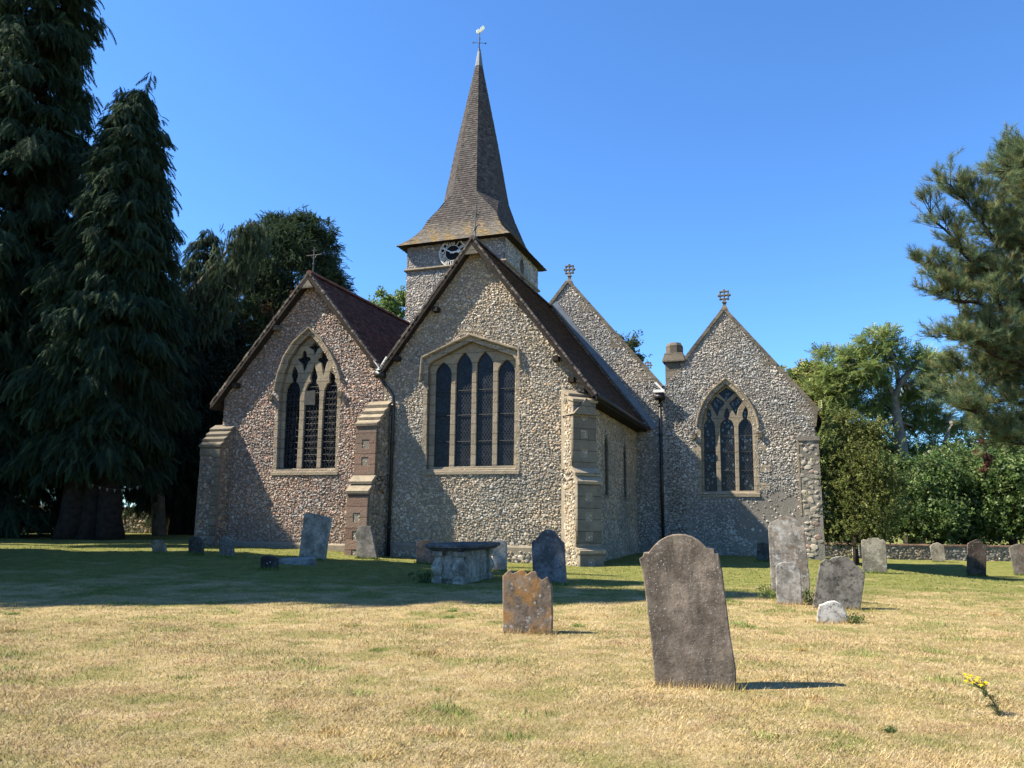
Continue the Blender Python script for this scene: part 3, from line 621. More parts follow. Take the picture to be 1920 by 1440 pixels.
for hh in w3_holes:
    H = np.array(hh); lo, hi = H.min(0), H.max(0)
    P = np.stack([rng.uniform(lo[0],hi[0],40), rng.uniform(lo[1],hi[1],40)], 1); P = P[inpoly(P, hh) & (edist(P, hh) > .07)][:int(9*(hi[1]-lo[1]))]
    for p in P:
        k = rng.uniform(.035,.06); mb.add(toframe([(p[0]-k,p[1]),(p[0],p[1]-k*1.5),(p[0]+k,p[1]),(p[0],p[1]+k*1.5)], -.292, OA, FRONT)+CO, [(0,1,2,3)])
church_mb(mb, 'pane', mat_plain('glint_glass', (.07,.09,.1), .2, 0, .5, 9), win3)
def hood(win, pts, o, w_=.12, out=.13):
    """moulded label following the arch"""
    P = [np.array(p) for p in pts]; mb = MB(); rings = []
    for i, p in enumerate(P):
        t_ = P[min(i+1,len(P)-1)]-P[max(i-1,0)]; t_ /= np.linalg.norm(t_); nr = np.array([-t_[1], t_[0]])
        if i in (0, len(P)-1): pass
        prof = [(0,-.01),(0,out*.6),(w_*.35,out),(w_*.75,out),(w_,-.01)]
        rings.append([toframe([p+nr*a], b2, o, FRONT)[0]+CO for a, b2 in prof])
    mb.loft(rings); church_mb(mb, 'hood_mould', M['dress'], win)
def arch_top(op, drop):
    P = np.array(grow(op, .15)); k = int(np.argmax(P[:,1])); zmin = drop
    idx = [i for i in range(len(P)) if P[i,1] > zmin]; pts = sorted([tuple(P[i]) for i in idx], key=lambda q: q[0]); return pts
q = arch_top(w2_open, 6.1)
hood(win2, q, OF); 
q = arch_top(w3_open, 5.15); hood(win3, q, OA, .11, .11)
for (o_, ends) in ((OF, ((-18.93,6.05),(-15.8,6.05))), (OA, ((-3.75,5.1),(-.98,5.1)))):
    for (x, z) in ends:
        mb = MB()
        mb.add(toframe([(x-.1,z+.1),(x+.1,z+.1),(x+.1,z-.08),(x-.02,z-.16)], .14, o_, FRONT)+CO, [(3,2,1,0)]); a = toframe([(x-.1,z+.1),(x+.1,z+.1),(x+.1,z-.08),(x-.02,z-.16)], -.01, o_, FRONT)+CO; b_ = toframe([(x-.1,z+.1),(x+.1,z+.1),(x+.1,z-.08),(x-.02,z-.16)], .14, o_, FRONT)+CO; mb.loft([a,b_])
        church_mb(mb, 'label_stop', M['dress'], win2 if o_ is OF else win3)
hood(win1, [(-12.37,6.4),(-12.35,7.2),(-10.5,7.92),(-8.68,7.26),(-8.66,6.75)], OF, .13, .14)
plate('keystone', [[(-10.95,7.98),(-10.92,8.2),(-10.0,8.24),(-9.98,8.0),(-10.5,8.1)]], .1, .02, OF, FRONT, M['dress'], win1, .01)
# quoin blocks at the aisle window jamb
for (x,z,w_,h_) in ((-1.02,3.5,.42,.3),(-1.02,2.75,.38,.28),(-1.03,4.4,.3,.28),(-3.85,4.3,.3,.3)):
    plate('quoin', [[(x,z),(x+w_,z),(x+w_,z+h_),(x,z+h_)]], .1, .024, OA, FRONT, M['dress'], win3, .01)
for s_ in slit:
    sw = plate('slit_window', [grow(s_, .12), s_], .3, .02, OS, RIGHT, M['dress_dark'], church, .01)
    mb = MB(); mb.add(toframe(grow(s_,.02), -.3, OS, RIGHT)+CO, [tuple(range(len(s_)))]); church_mb(mb, 'pane', M['glass'], sw)
# --- buttresses ------------------------------------------------------------------------------------
def buttress(cu, cv, ang, hw, stages, front_mat, flank_pal, mortar, panels=True, name='buttress', label=None, gable=None):
    """stages from the bottom: (depth, z bottom, z front top, z rear top); ang is the outward direction in church axes"""
    en = np.array([math.cos(ang), math.sin(ang), 0]); es = np.array([-en[1], en[0], 0])
    o = np.array([cu, cv, 0.])
    root = None; mb = MB(); R = lambda s_, n_, z_: o+es*s_+en*n_+np.array([0,0,z_])
    for k, (d, zb, zf, zr) in enumerate(stages):
        nd = stages[k+1][0] if k+1 < len(stages) else -.2
        mb.loft([[R(sx,-.2,zb) for sx in (-hw,)]+[R(-hw,d,zb),R(hw,d,zb),R(hw,-.2,zb)], [R(-hw,-.2,zf),R(-hw,d,zf),R(hw,d,zf),R(hw,-.2,zf)]])
        mb.loft([[R(-hw,nd-.02,zf),R(-hw,d,zf),R(hw,d,zf),R(hw,nd-.02,zf)], [R(-hw,nd-.02,zr),R(-hw,nd,zr),R(hw,nd,zr),R(hw,nd-.02,zr)]])
    root = church_mb(mb, name, mortar)
    if label: root['label'] = label
    for sg in (-1, 1):                                   # flint flanks
        poly = [(0,stages[0][1])]
        for k, (d, zb, zf, zr) in enumerate(stages):
            poly += [(d-.12,zb),(d-.12,zf)]
            if k+1 < len(stages): poly += [(stages[k+1][0]-.12, zr)]
        poly += [(0,stages[-1][3])]
        st, nn, qd, tr, c = flints(poly, [], flank_pal, .12, .045)
        P = o[None] + st[:,0:1]*en + st[:,1:2]*ZZ + es[None]*(sg*(hw+nn[:,None])) - CO
        if sg < 0: qd = qd[:,::-1]; tr = tr[:,::-1]
        mesh('flintwork', P, [qd, tr], M['flint'], root, color=c)
    fr = (es, en)
    for k, (d, zb, zf, zr) in enumerate(stages):
        holes = []; z = zb+.35
        if panels:
            while z+.3 < zf-.12:
                holes.append([(-.14,z),(.14,z),(.14,z+.3),(-.14,z+.3)]); z += .62
        q = [(-hw-.01,zb),(hw+.01,zb),(hw+.01,zf-.02),(-hw-.01,zf-.02)]
        zz = zb; blk = []
        if panels: plate('facing', [q]+holes, .14, d+.02, o, fr, front_mat, root, .008)
        else:
            st, nn, qd, tr, c = flints([(-hw+.02,zb),(hw-.16,zb),(hw-.16,zf-.35),(-hw+.02,zf-.35)], [], 'dark', .13, .045); mesh('flint_front', toframe(st, nn+d, o, fr), [qd, tr], M['flint'], root, color=c)
            y_ = zb; k_ = 0
            while y_ < zf-.1:
                e2 = hw-(.16 if k_ % 2 else .3); y2 = min(y_+.33, zf); plate('quoin', [[(e2,y_+.006),(hw+.012,y_+.006),(hw+.012,y2-.006),(e2,y2-.006)]], .1, d+.045, o, fr, front_mat, root, .012); y_ = y2; k_ += 1
            plate('facing', [[(-hw-.01,zf-.34),(hw+.01,zf-.34),(hw+.01,zf),(-hw-.01,zf)]], .1, d+.04, o, fr, front_mat, root, .012)
        for h_ in holes:
            st, nn, qd, tr, c = flints(h_, [], 'nave', .1, .035); P = toframe(st, nn+d-.02, o, fr); mesh('flint_panel', P, [qd, tr], M['flint'], root, color=c)
        nd = stages[k+1][0] if k+1 < len(stages) else 0.0        # sloping weathering slabs in steps
        n = 4 if zr-zf > .7 else 2; mb = MB()
        for i in range(n):
            t0, t1 = i/n, (i+1)/n; n0, n1 = d+(nd-d)*t0+.07, d+(nd-d)*t1+.05; z0_, z1_ = zf+(zr-zf)*t0, zf+(zr-zf)*(t0+(t1-t0)*.72)
            a = [R(s_,n0,z0_-.01) for s_ in (-hw-.05,hw+.05)]; e_ = hw+.05
            mb.loft([[R(-e_,n0,z0_-.02),R(-e_,n0+.02,z0_+.07),R(-e_,n1-.1,z1_+.1),R(-e_,n1-.1,z1_-.04)],[R(e_,n0,z0_-.02),R(e_,n0+.02,z0_+.07),R(e_,n1-.1,z1_+.1),R(e_,n1-.1,z1_-.04)]])
        church_mb(mb, 'weathering', M['dress'] if panels else M['dress_dark'], root)  # caps of the unpanelled buttress take darker stone to imitate tree shade
    if gable:
        d, zf = gable; mb = MB(); e_ = hw+.06
        mb.loft([[R(-e_,d+.07,zf-.03),R(e_,d+.07,zf-.03),R(0,d+.07,zf+.52)],[R(-e_,-.1,zf-.03),R(e_,-.1,zf-.03),R(0,-.1,zf+.52)]]); church_mb(mb, 'gablet', M['dress_dark'], root)
    return root
D = -math.pi/2
buttress(-14.045, V0, D, .405, [(1.4,-.3,2.28,2.95),(1.0,2.9,4.68,5.7)], M['dress_red'], 'dark', M['mortar'], label='stepped buttress of red stone between the left gable and the chancel')
b2_ = buttress(-6.62, V0+.02, -math.pi/4, .43, [(1.0,-.4,.42,.5),(.86,.42,2.6,3.15),(.6,3.1,5.3,5.75)], M['dress_dark'], 'chancel', M['mortar'], label='diagonal buttress with a gablet at the chancel corner', gable=(.68,4.9))  # facing in the darker stone, so its shaded side is partly painted
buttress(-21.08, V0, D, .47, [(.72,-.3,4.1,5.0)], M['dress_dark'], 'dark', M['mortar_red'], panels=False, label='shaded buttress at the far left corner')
# quoined clasping strip on the right of the aisle gable
st_, nn, qd, tr, c = flints([(.58,-.3),(.58,4.85),(1.34,4.85),(1.34,-.3)], [], 'block', .24, .035)
mb = MB(); mb.box((.56,V1-.12,-.4),(1.36,V1+.5,4.86)); mb.box((.52,V1-.17,4.8),(1.4,V1+.5,4.98)); pb = church_mb(mb, 'corner_pier', M['mortar_grey'])
mesh('rubble', toframe(st_, nn, np.array([0,V1-.12,0]), FRONT), [qd,tr], M['flint'], pb, color=c)
mb = MB(); mb.box((.5,V1-.135,1.7),(.57,V1,4.8)); church_mb(mb, 'mortar_joint', M['dress'], pb)
# plinths
mb = MB(); 
for (a, b_, v, z, m_) in ((-13.4,-6.9,V0,.5,0),(-20.6,-14.5,V0,.42,0)):
    mb.loft([[(x,v-.09,-.4),(x,v-.09,z),(x,v+.01,z+.09),(x,v+.01,-.4)] for x in (a,b_)])
church_mb(mb, 'plinth', M['mortar'])
st_, nn, qd, tr, c = flints([(-13.4,-.3),(-13.4,.4),(-6.9,.4),(-6.9,-.3)], [], 'chancel', .13, .04)
mesh('plinth_flint', toframe(st_, nn, np.array([0,V0-.09,0]), FRONT), [qd,tr], M['flint'], church, color=c)
# chimney-like pier on the left shoulder of the aisle gable
cx_, cy_ = -4.53, V1+.38
mb = MB(); sq = lambda h, z: [(cx_-h,cy_-h,z),(cx_+h,cy_-h,z),(cx_+h,cy_+h,z),(cx_-h,cy_+h,z)]
oc = lambda h, z: [(cx_+h*1.05*math.cos(a), cy_+h*1.05*math.sin(a), z) for a in np.linspace(0,2*math.pi,8,endpoint=False)+math.pi/8]
mb.loft([sq(.385,-.3),sq(.385,8.5)]); mb.loft([sq(.5,8.5),sq(.5,8.56),sq(.4,8.92)]); mb.loft([oc(.38,8.88),oc(.38,9.28),oc(.3,9.42),oc(.1,9.47)]); church_mb(mb, 'stone_stack', M['dress_dark'])
# --- spire -----------------------------------------------------------------------------------------
su, sv = -17.93, 43.17
def ring8(h, c, z): return [np.array([su+a, sv+b, z]) for a, b in ((-h+c,-h),(h-c,-h),(h,-h+c),(h,h-c),(h-c,h),(-h+c,h),(-h,h-c),(-h,-h+c))]
prof = [(17.62,3.66,.02),(18.05,3.22,.02),(18.5,2.84,.02),(19.0,2.53,.02),(19.6,2.31,.02),(20.4,2.1,.55),(21.3,1.93,1.131),(23.0,1.64,.961),(25.4,1.24,.727),(28.0,.76,.445),(30.3,.34,.2),(31.0,.22,.129)]
def spire_col(P, c):
    z = P[:,2]; k = np.clip((19.4-z)/1.3,0,1)
    stv = .5+.5*np.sin(P[:,0]*4.1+P[:,1]*4.1+1.3)*np.sin(P[:,0]*1.7+.6); y = (stv > .52)*k*rng.uniform(0,1,len(P))
    pale = k[:,None]*np.array([.085,.075,.052])
    return (c+pale)*(1-y[:,None]*.75) + y[:,None]*.75*np.array([.3,.19,.04])
fac = []
for (z0,h0,c0),(z1,h1,c1) in zip(prof[:-1], prof[1:]):
    A, B = ring8(h0,c0,z0), ring8(h1,c1,z1)
    for i in range(8):
        j = (i+1)%8; fac.append((A[i],A[j],B[i],B[j],spire_col))
core = MB(); core.loft([ring8(h-.03,c,z) for z,h,c in prof]); sp_ = church_mb(core, 'spire', M['wood'])
SH = [(.085,.075,.066),(.078,.067,.06),(.092,.082,.072),(.08,.064,.057),(.068,.059,.054)]
v, F, c = tiles(fac, .155, .16, SH, .022, .0, .006); mesh('shingles', v, F, M['tile'], sp_, color=c)
mb = MB(); mb.loft([ring8(.25,.146,30.95),ring8(.17,.1,31.6),ring8(.1,.058,32.1)]); church_mb(mb, 'lead_cap', M['lead'], sp_)
wv = MB(); wv.tube([(su,sv,32.0),(su,sv,33.5)], .028, 7); 
for k in range(2):
    a = math.radians(25+90*k); wv.tube([(su-.42*math.cos(a),sv-.42*math.sin(a),32.72),(su+.42*math.cos(a),sv+.42*math.sin(a),32.72)], .016, 5)
    for s_ in (-1,1):
        x, y = su+s_*.42*math.cos(a), sv+s_*.42*math.sin(a); wv.box((x-.035,y-.035,32.68),(x+.035,y+.035,32.76))
for z, r in ((32.18,.1),(32.72,.06),(33.1,.06)): wv.loft([[(su+r*s_*math.cos(a),sv+r*s_*math.sin(a),z+r*h) for a in np.linspace(0,2*math.pi,8,endpoint=False)] for s_, h in ((.3,-.95),(.8,-.6),(1,0),(.8,.6),(.3,.95))])
wvo = church_mb(wv, 'weathervane', M['iron'])
ck = [(-.28,.02),(-.2,.2),(-.08,.26),(0,.16),(.08,.3),(.22,.42),(.34,.36),(.36,.2),(.24,.06),(.08,-.05),(-.05,-.12),(-.2,-.1)]
plate('gilded_cockerel', [[(su+a,33.56+b) for a,b in ck]], .07, 0, np.array([0,sv,0]), FRONT, M['gold'], wvo, .02)
# --- clock -----------------------------------------------------------------------------------------
cu_, cz_ = -18.04, 16.95; OC = np.array([0,VT-.06,0]); circ = lambda r, n=48: [(cu_+r*math.cos(a), cz_+r*math.sin(a)) for a in np.linspace(0,2*math.pi,n,endpoint=False)]
clock = plate('clock', [circ(.86)], .05, .0, OC, FRONT, M['black'], church)
clock['label'] = 'skeleton clock face with Roman numerals reading ten to three'
plate('dial_ring', [circ(.88), circ(.8)], .04, .05, OC, FRONT, M['dial'], clock, .006); plate('dial_ring', [circ(.5), circ(.46)], .04, .05, OC, FRONT, M['dial'], clock, .006)
mb = MB()
for k in range(60):
    a = 2*math.pi*k/60; d = np.array([math.cos(a), math.sin(a)]); n_ = np.array([-d[1], d[0]])*.012; c0 = np.array([cu_,cz_]); q = [c0+d*.74-n_, c0+d*.805-n_, c0+d*.805+n_, c0+d*.74+n_]; mb.add(toframe(q,.045,OC,FRONT)+CO, [(0,1,2,3)])
church_mb(mb, 'minute_marks', M['dial'], clock)
for k, tx in enumerate(['XII','I','II','III','IIII','V','VI','VII','VIII','IX','X','XI']):
    cu2 = bpy.data.curves.new('t','FONT'); cu2.body = tx; cu2.size = .3; cu2.align_x = 'CENTER'; cu2.align_y = 'CENTER'; cu2.extrude = .01; cu2.offset = .007
    to = bpy.data.objects.new('t', cu2); COL.objects.link(to); dg = bpy.context.evaluated_depsgraph_get(); me = bpy.data.meshes.new_from_object(to.evaluated_get(dg), depsgraph=dg); bpy.data.objects.remove(to); bpy.data.curves.remove(cu2)
    n = len(me.vertices); co = np.empty(n*3, np.float32); me.vertices.foreach_get('co', co); co = co.reshape(-1,3)
    wdt = co[:,0].max()-co[:,0].min(); co[:,0] *= min(.3/wdt, 1.0) if wdt > .3 else 1.15
    a = -2*math.pi*k/12; ca, sa = math.cos(a), math.sin(a)
    x, y = co[:,0], co[:,1]*1.15 + .625
    P = toframe(np.stack([cu_+x*ca-y*sa, cz_+x*sa+y*ca],1), co[:,2]+.035, OC, FRONT); me.vertices.foreach_set('co', P.astype(np.float32).ravel()); me.materials.clear(); me.materials.append(M['dial']); me.name = 'numeral'; link(bpy.data.objects.new('numeral', me), clock)
def hand(ang, L, w_, kind):
    a = math.radians(90-ang); ca, sa = math.cos(a), math.sin(a); pts = [(-.12,-w_),(-.12,w_),(L*.6,w_*.8),(L*.68,w_*(2.4 if kind else 1)),(L*.8,w_*(1.6 if kind else .8)),(L,0.01),(L,-.01),(L*.8,-w_*(1.6 if kind else .8)),(L*.68,-w_*(2.4 if kind else 1)),(L*.6,-w_*.8)]
    plate('clock_hand', [[(cu_+x*ca-y*sa, cz_+x*sa+y*ca) for x,y in pts]], .03, .1+.03*kind, OC, FRONT, M['white'], clock)
hand(298, .78, .035, 0); hand(85, .56, .05, 1)
# --- finials ---------------------------------------------------------------------------------------
def wheel_cross(cu2, cz2, v, s=1.0, label=None):
    outer = [(cu2+s*(.25+.045*math.cos(8*a))*math.cos(a), cz2+s*(.25+.045*math.cos(8*a))*math.sin(a)) for a in np.linspace(0,2*math.pi,64,endpoint=False)]
    holes = []
    for k in range(4):
        a0 = math.pi/4+k*math.pi/2; c0 = np.array([cu2+s*.125*math.cos(a0), cz2+s*.125*math.sin(a0)])
        holes.append([tuple(c0+s*np.array([.062*math.cos(a)*(1.1), .062*math.sin(a)])) for a in np.linspace(0,2*math.pi,14,endpoint=False)])
    o_ = np.array([0,v,0]); f_ = plate('finial_cross', [outer]+holes, .14, .07, o_, FRONT, M['dress_dark'], church, .015)
    mb = MB(); 
    for (r, z) in ((.0,0),): pass
    mb.loft([[(cu2+r*a,v+r*b,cz2-s*z) for a,b in ((-1,-1),(1,-1),(1,1),(-1,1))] for r, z in ((.16,.72),(.13,.6),(.07,.5),(.06,.38),(.1,.34),(.06,.24))]); church_mb(mb, 'finial_stem', M['dress_dark'], f_)
wheel_cross(-9.46, 13.42, V1+.25); wheel_cross(-2.24, 11.48, V1+.25, 1.0)
ux, zx = uz(1215,685,50); wheel_cross(ux, zx, 50)
def iron_cross(cu2, z0, v, H, star):
    mb = MB(); mb.tube([(cu2,v,z0-.1),(cu2,v,z0+H)], .022, 6); zc = z0+H*.66
    mb.tube([(cu2-.36,v,zc),(cu2+.36,v,zc)], .02, 6)
    if star:
        for k in range(8):
            a = math.pi/8+k*math.pi/4; mb.tube([(cu2,v,zc),(cu2+.22*math.cos(a),v,zc+.22*math.sin(a))], .016, 5)
        mb.tube([(cu2,v,z0+.3),(cu2+.12,v,z0+.42),(cu2+.2,v,z0+.36)], .02, 5); mb.tube([(cu2,v,z0+.3),(cu2-.08,v,z0+.2)], .035, 5)
    else:
        mb.tube([(cu2-.13,v,z0+H*.86),(cu2+.13,v,z0+H*.86)], .015, 5)
        for s_ in (-1,1): mb.tube([(cu2+s_*.14,v,zc),(cu2,v,zc-.16)], .013, 5)
    mb.tube([(cu2,v,z0+.25),(cu2,v,z0+.32)], .05, 7); church_mb(mb, 'iron_cross', M['iron'])
iron_cross(-10.36, 11.7, V0-.1, 1.25, True); iron_cross(-17.28, 11.05, V0-.1, .98, False)
# ================================================================== HEADSTONES AND TOMBS
def headstone(label, pts, ox, oy, sc, basepx, mat, group='headstones in the churchyard', yaw=0.0, th=.09, name='headstone', rad=.012, cat='gravestone'):
    p = gpt(*basepx); n = np.array([-math.sin(TH+yaw), -math.cos(TH+yaw), 0]); es = np.array([math.cos(TH+yaw), -math.sin(TH+yaw), 0])
    out = []
    for (x, y) in pts:
        d = ray(ox+x/sc, oy+y/sc); q = CAMP + d*(((p-CAMP)@n)/(d@n)); out.append([float((q-p)@es), float(q[2]-p[2])])
    for q in out:
        if q[1] < .07: q[1] -= .22
    me, co = plate_mesh([[tuple(q) for q in out]], th, rad, 2)
    P = np.stack([co[:,0], -(co[:,2]-th), co[:,1]], 1); P[:,1] = (th - co[:,2])    # front face at y = 0, body behind
    me.vertices.foreach_set('co', P.astype(np.float32).ravel()); me.update()
    bm = bmesh.new(); bm.from_mesh(me); bmesh.ops.recalc_face_normals(bm, faces=bm.faces); bm.to_mesh(me); bm.free()
    STONES.append((p, -(TH+yaw), float(co[co[:,1] < .2][:,0].min()), float(co[co[:,1] < .2][:,0].max())))
    me.materials.append(mat); o = bpy.data.objects.new(name, me); COL.objects.link(o); o.location = p; o.rotation_euler = (0,0,-(TH+yaw)); return tag(o, label, cat, group)
def arc(x0, y0, x1, y1, h, n=9):
    """points of a hump between two outline points"""
    return [(x0+(x1-x0)*t, y0+(y1-y0)*t-h*math.sin(math.pi*t)**.75) for t in np.linspace(0,1,n)]
SB = mat_stone('brown_headstone', (.27,.212,.155), .22, 0, .9, 1, 46, .45)
big = headstone('large brown weathered headstone with a domed top leaning left in the foreground',
    [(205,1280),(160,950),(130,700),(100,450),(85,400),(72,350),(100,332),(108,304),(146,300)]+[(160,280),(185,250),(225,213),(270,187),(320,170),(370,165),(420,169),(470,184),(520,212),(560,245),(578,270)]+[(632,272),(636,308),(668,308),(676,350),(700,450),(730,700),(762,950),(800,1180),(803,1280),(780,1285),(800,1356),(765,1352),(745,1290)], 1180, 960, 4.0, (1300,1290), SB, yaw=-.1, th=.1)
mb = MB()                                                   # raised moulding beside the shoulder
headstone('orange-lichened headstone with a wavy scrolled top, on the sunny grass', [(733,895),(728,480),(755,455),(778,430),(790,450),(805,462),(840,446),(868,430),(893,445),(905,470),(922,462),(938,448),(965,446),(985,465),(995,485),(1020,512),(1058,488),(1068,510),(1095,545),(1102,780),(1095,928),(1000,915)], 760, 960, 4.0, (985,1188), mat_stone('orange_headstone', (.25,.19,.135), .3, .6, .7, 2, 13), yaw=-.12, th=.09)
headstone('plain grey round-shouldered headstone before the chancel buttress', [(962,545),(945,225),(985,195)]+arc(985,195,1145,190,62)[1:-1]+[(1145,190),(1160,210),(1185,232),(1195,400),(1210,542),(1090,552)], 760, 960, 4.0, (1030,1095), mat_stone('grey_headstone', (.17,.165,.165), .1, 0, .3, 3, 20), yaw=.1)
headstone('tall pale headstone mottled with white lichen, near the right corner of the church', [(1100,600),(1065,580),(1045,200),(1040,110),(1060,76),(1100,60)]+[(1130,42),(1190,35),(1240,52)]+[(1270,75),(1310,96),(1320,200),(1355,540),(1345,650),(1300,660)], 1180, 960, 4.0, (1483,1128), mat_stone('lichened_headstone', (.31,.28,.235), .6, .12, .55, 4, 12, .8), yaw=.02)
headstone('short broken white-topped headstone standing against the tall lichened one', [(1110,695),(1102,600),(1098,410),(1120,385),(1160,374),(1215,380),(1255,412),(1282,430),(1290,560),(1302,697)], 1180, 960, 4.0, (1482,1134), mat_stone('white_headstone', (.3,.275,.235), .6, 0, .4, 5, 9), yaw=.02, th=.08)
headstone('dark grey headstone leaning right with a moulded shoulder, behind the small white stone', [(1345,745),(1430,385),(1460,360),(1470,356),(1500,360),(1530,340),(1590,330),(1640,345),(1680,370),(1700,400),(1740,425),(1750,450),(1770,465),(1715,722)], 1180, 960, 4.0, (1563,1142), mat_stone('dark_headstone', (.22,.2,.165), .25, 0, .65, 6, 18, .95), yaw=-.05)
headstone('small white broken stub of a headstone in front of the dark leaning one', [(1400,832),(1408,780),(1425,700),(1460,690),(1490,675),(1540,668),(1590,690),(1620,740),(1640,782),(1630,842)], 1180, 960, 4.0, (1560,1168), mat_stone('chalky_stone', (.5,.475,.42), .75, 0, .25, 7, 9, .95), yaw=.0, th=.13)
headstone('grey headstone with a scalloped crest, right of the church', [(760,595),(748,360),(765,350),(790,355),(800,340),(820,347),(835,340),(870,340),(885,355),(905,350),(925,365),(938,600)], 1420, 920, 3.84, (1641,1075), mat_stone('mossy_headstone', (.3,.27,.2), .4, 0, .45, 8, 14), yaw=.05)
headstone('small pale headstone near the low wall, between two larger ones', [(1268,522),(1243,402),(1268,380),(1300,373),(1330,388),(1345,400),(1360,522)], 1420, 920, 3.84, (1762,1056), mat_stone('pale_headstone', (.36,.32,.25), .4, 0, .3, 9, 14))
headstone('dark brown shouldered headstone near the low wall', [(1507,570),(1515,380),(1545,365),(1580,350),(1610,360),(1632,388),(1657,390),(1650,415),(1645,582)], 1420, 920, 3.84, (1830,1071), mat_stone('umber_headstone', (.12,.09,.07), .1, 0, .4, 10, 14), yaw=-.1)
headstone('grey round-topped headstone at the right edge, tilted left', [(1856,598),(1812,412),(1848,390),(1890,380),(1935,398),(1965,420),(1985,600)], 1420, 920, 3.84, (1913,1074), mat_stone('weathered_headstone', (.22,.19,.16), .2, .1, .35, 11, 14))
g4 = (260, 900, 4.0)
headstone('small sandy headstone tilted left by the dark trees', [(120,555),(88,465),(120,450),(160,450),(190,490),(220,555)], *g4, (301,1039), mat_stone('sandy_stone', (.3,.25,.17), .2, 0, .3, 12, 14))
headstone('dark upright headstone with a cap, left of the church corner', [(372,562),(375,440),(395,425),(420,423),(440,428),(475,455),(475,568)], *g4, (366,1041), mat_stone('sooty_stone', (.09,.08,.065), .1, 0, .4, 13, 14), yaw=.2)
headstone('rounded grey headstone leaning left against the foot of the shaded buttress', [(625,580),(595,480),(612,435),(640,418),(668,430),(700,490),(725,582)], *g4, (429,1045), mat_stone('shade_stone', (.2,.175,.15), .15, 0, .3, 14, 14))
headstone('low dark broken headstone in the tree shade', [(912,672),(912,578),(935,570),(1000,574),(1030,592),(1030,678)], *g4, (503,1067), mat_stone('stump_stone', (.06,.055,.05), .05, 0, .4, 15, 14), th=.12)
headstone('broad buff headstone leaning right against the left gable wall', [(1195,592),(1215,450),(1240,252),(1300,250),(1370,265),(1440,290),(1410,470),(1390,600)], *g4, (583,1049), mat_stone('buff_stone', (.4,.34,.27), .25, 0, .4, 16, 10), th=.1)
headstone('narrow grey headstone tilted left at the foot of the stepped buttress', [(1640,588),(1628,400),(1645,352),(1675,342),(1730,345),(1745,380),(1800,592)], *g4, (690,1048), mat_stone('slate_stone', (.22,.205,.18), .2, 0, .3, 17, 14))
headstone('brown squat headstone half hidden behind the chest tomb on its left', [(82,392),(82,235),(120,212),(180,212),(230,232),(235,395)], 760, 960, 4.0, (800,1058), mat_stone('rust_stone', (.2,.16,.13), .1, .2, .3, 18, 14))
headstone('pale headstone with a carved oval, behind the right end of the chest tomb', [(660,447),(655,215),(700,205),(740,217),(757,240),(755,447)], 760, 960, 4.0, (936,1071), mat_stone('oval_stone', (.4,.36,.29), .2, 0, .25, 19, 14))
headstone('dark slab of stone leaning on the shaded aisle wall', [(945,372),(960,235),(1000,228),(1060,245),(1060,375)], 1180, 960, 4.0, (1430,1053), mat_stone('wall_slab', (.1,.095,.085), .1, 0, .3, 20, 14), th=.1)
# fallen kerb
p = gpt(548, 1058); mb = MB()
mb.loft([[(-.62,-.16,-.1),(.62,-.16,-.1),(.66,.16,-.1),(-.6,.16,-.1)],[(-.6,-.14,.1),(.6,-.14,.16),(.62,.14,.17),(-.58,.13,.11)],[(-.55,-.1,.14),(.55,-.1,.21),(.57,.1,.22),(-.52,.1,.15)]])
k = mb.build('fallen_slab', mat_stone('slab_stone', (.22,.22,.2), .4, 0, .3, 21, 14), loc=tuple(p)); k.rotation_euler = (0,0,.12); tag(k, 'flat pale grave slab lying in the grass below the left gable', 'grave slab')
# chest tomb
p = gpt(866, 1096)                                            # nearest bottom corner
tomb = thing('chest_tomb', 'stone chest tomb with baluster corners and a heavy overhanging slab', 'tomb', tuple(p), -TH)
CT = mat_stone('tomb_stone', (.36,.33,.26), .4, 0, .6, 22, 12); CT2 = mat_stone('tomb_slab', (.11,.11,.11), .25, 0, .3, 23, 16)
W_, L_, H_ = .72, 1.9, .74
mb = MB(); mb.box((-W_+.09,.09,-.15),(-.09,L_-.09,H_-.02)); mb.build('chest', CT, tomb)
mb = MB()
sl_ = lambda e, z: [(-W_-e,-e,z),(e,-e,z),(e,L_+e,z),(-W_-e,L_+e,z)]
mb.loft([sl_(.02,H_-.02),sl_(.06,H_+.01),sl_(.1,H_+.04),sl_(.15,H_+.06),sl_(.15,H_+.12),sl_(.13,H_+.14)]); mb.build('slab', CT2, tomb)
for (x, y) in ((-.1,.1),(-W_+.1,.1),(-.1,L_-.1),(-W_+.1,L_-.1)):
    mb = MB(); sq2 = lambda h, z: [(x-h,y-h,z),(x+h,y-h,z),(x+h,y+h,z),(x-h,y+h,z)]
    mb.loft([sq2(.12,-.15),sq2(.12,.11),sq2(.09,.13),sq2(.07,.17),sq2(.105,.23),sq2(.135,.33),sq2(.12,.42),sq2(.075,.52),sq2(.07,.58),sq2(.115,.62),sq2(.125,H_-.03)]); mb.build('baluster', CT, tomb)
mb = MB(); mb.box((-.092,.3,.1),(-.05,1.62,.62)); mb.build('side_panel', CT, tomb)
mb = MB(); mb.box((-.56,.05,.1),(-.18,.092,.62)); mb.build('end_panel', CT, tomb)
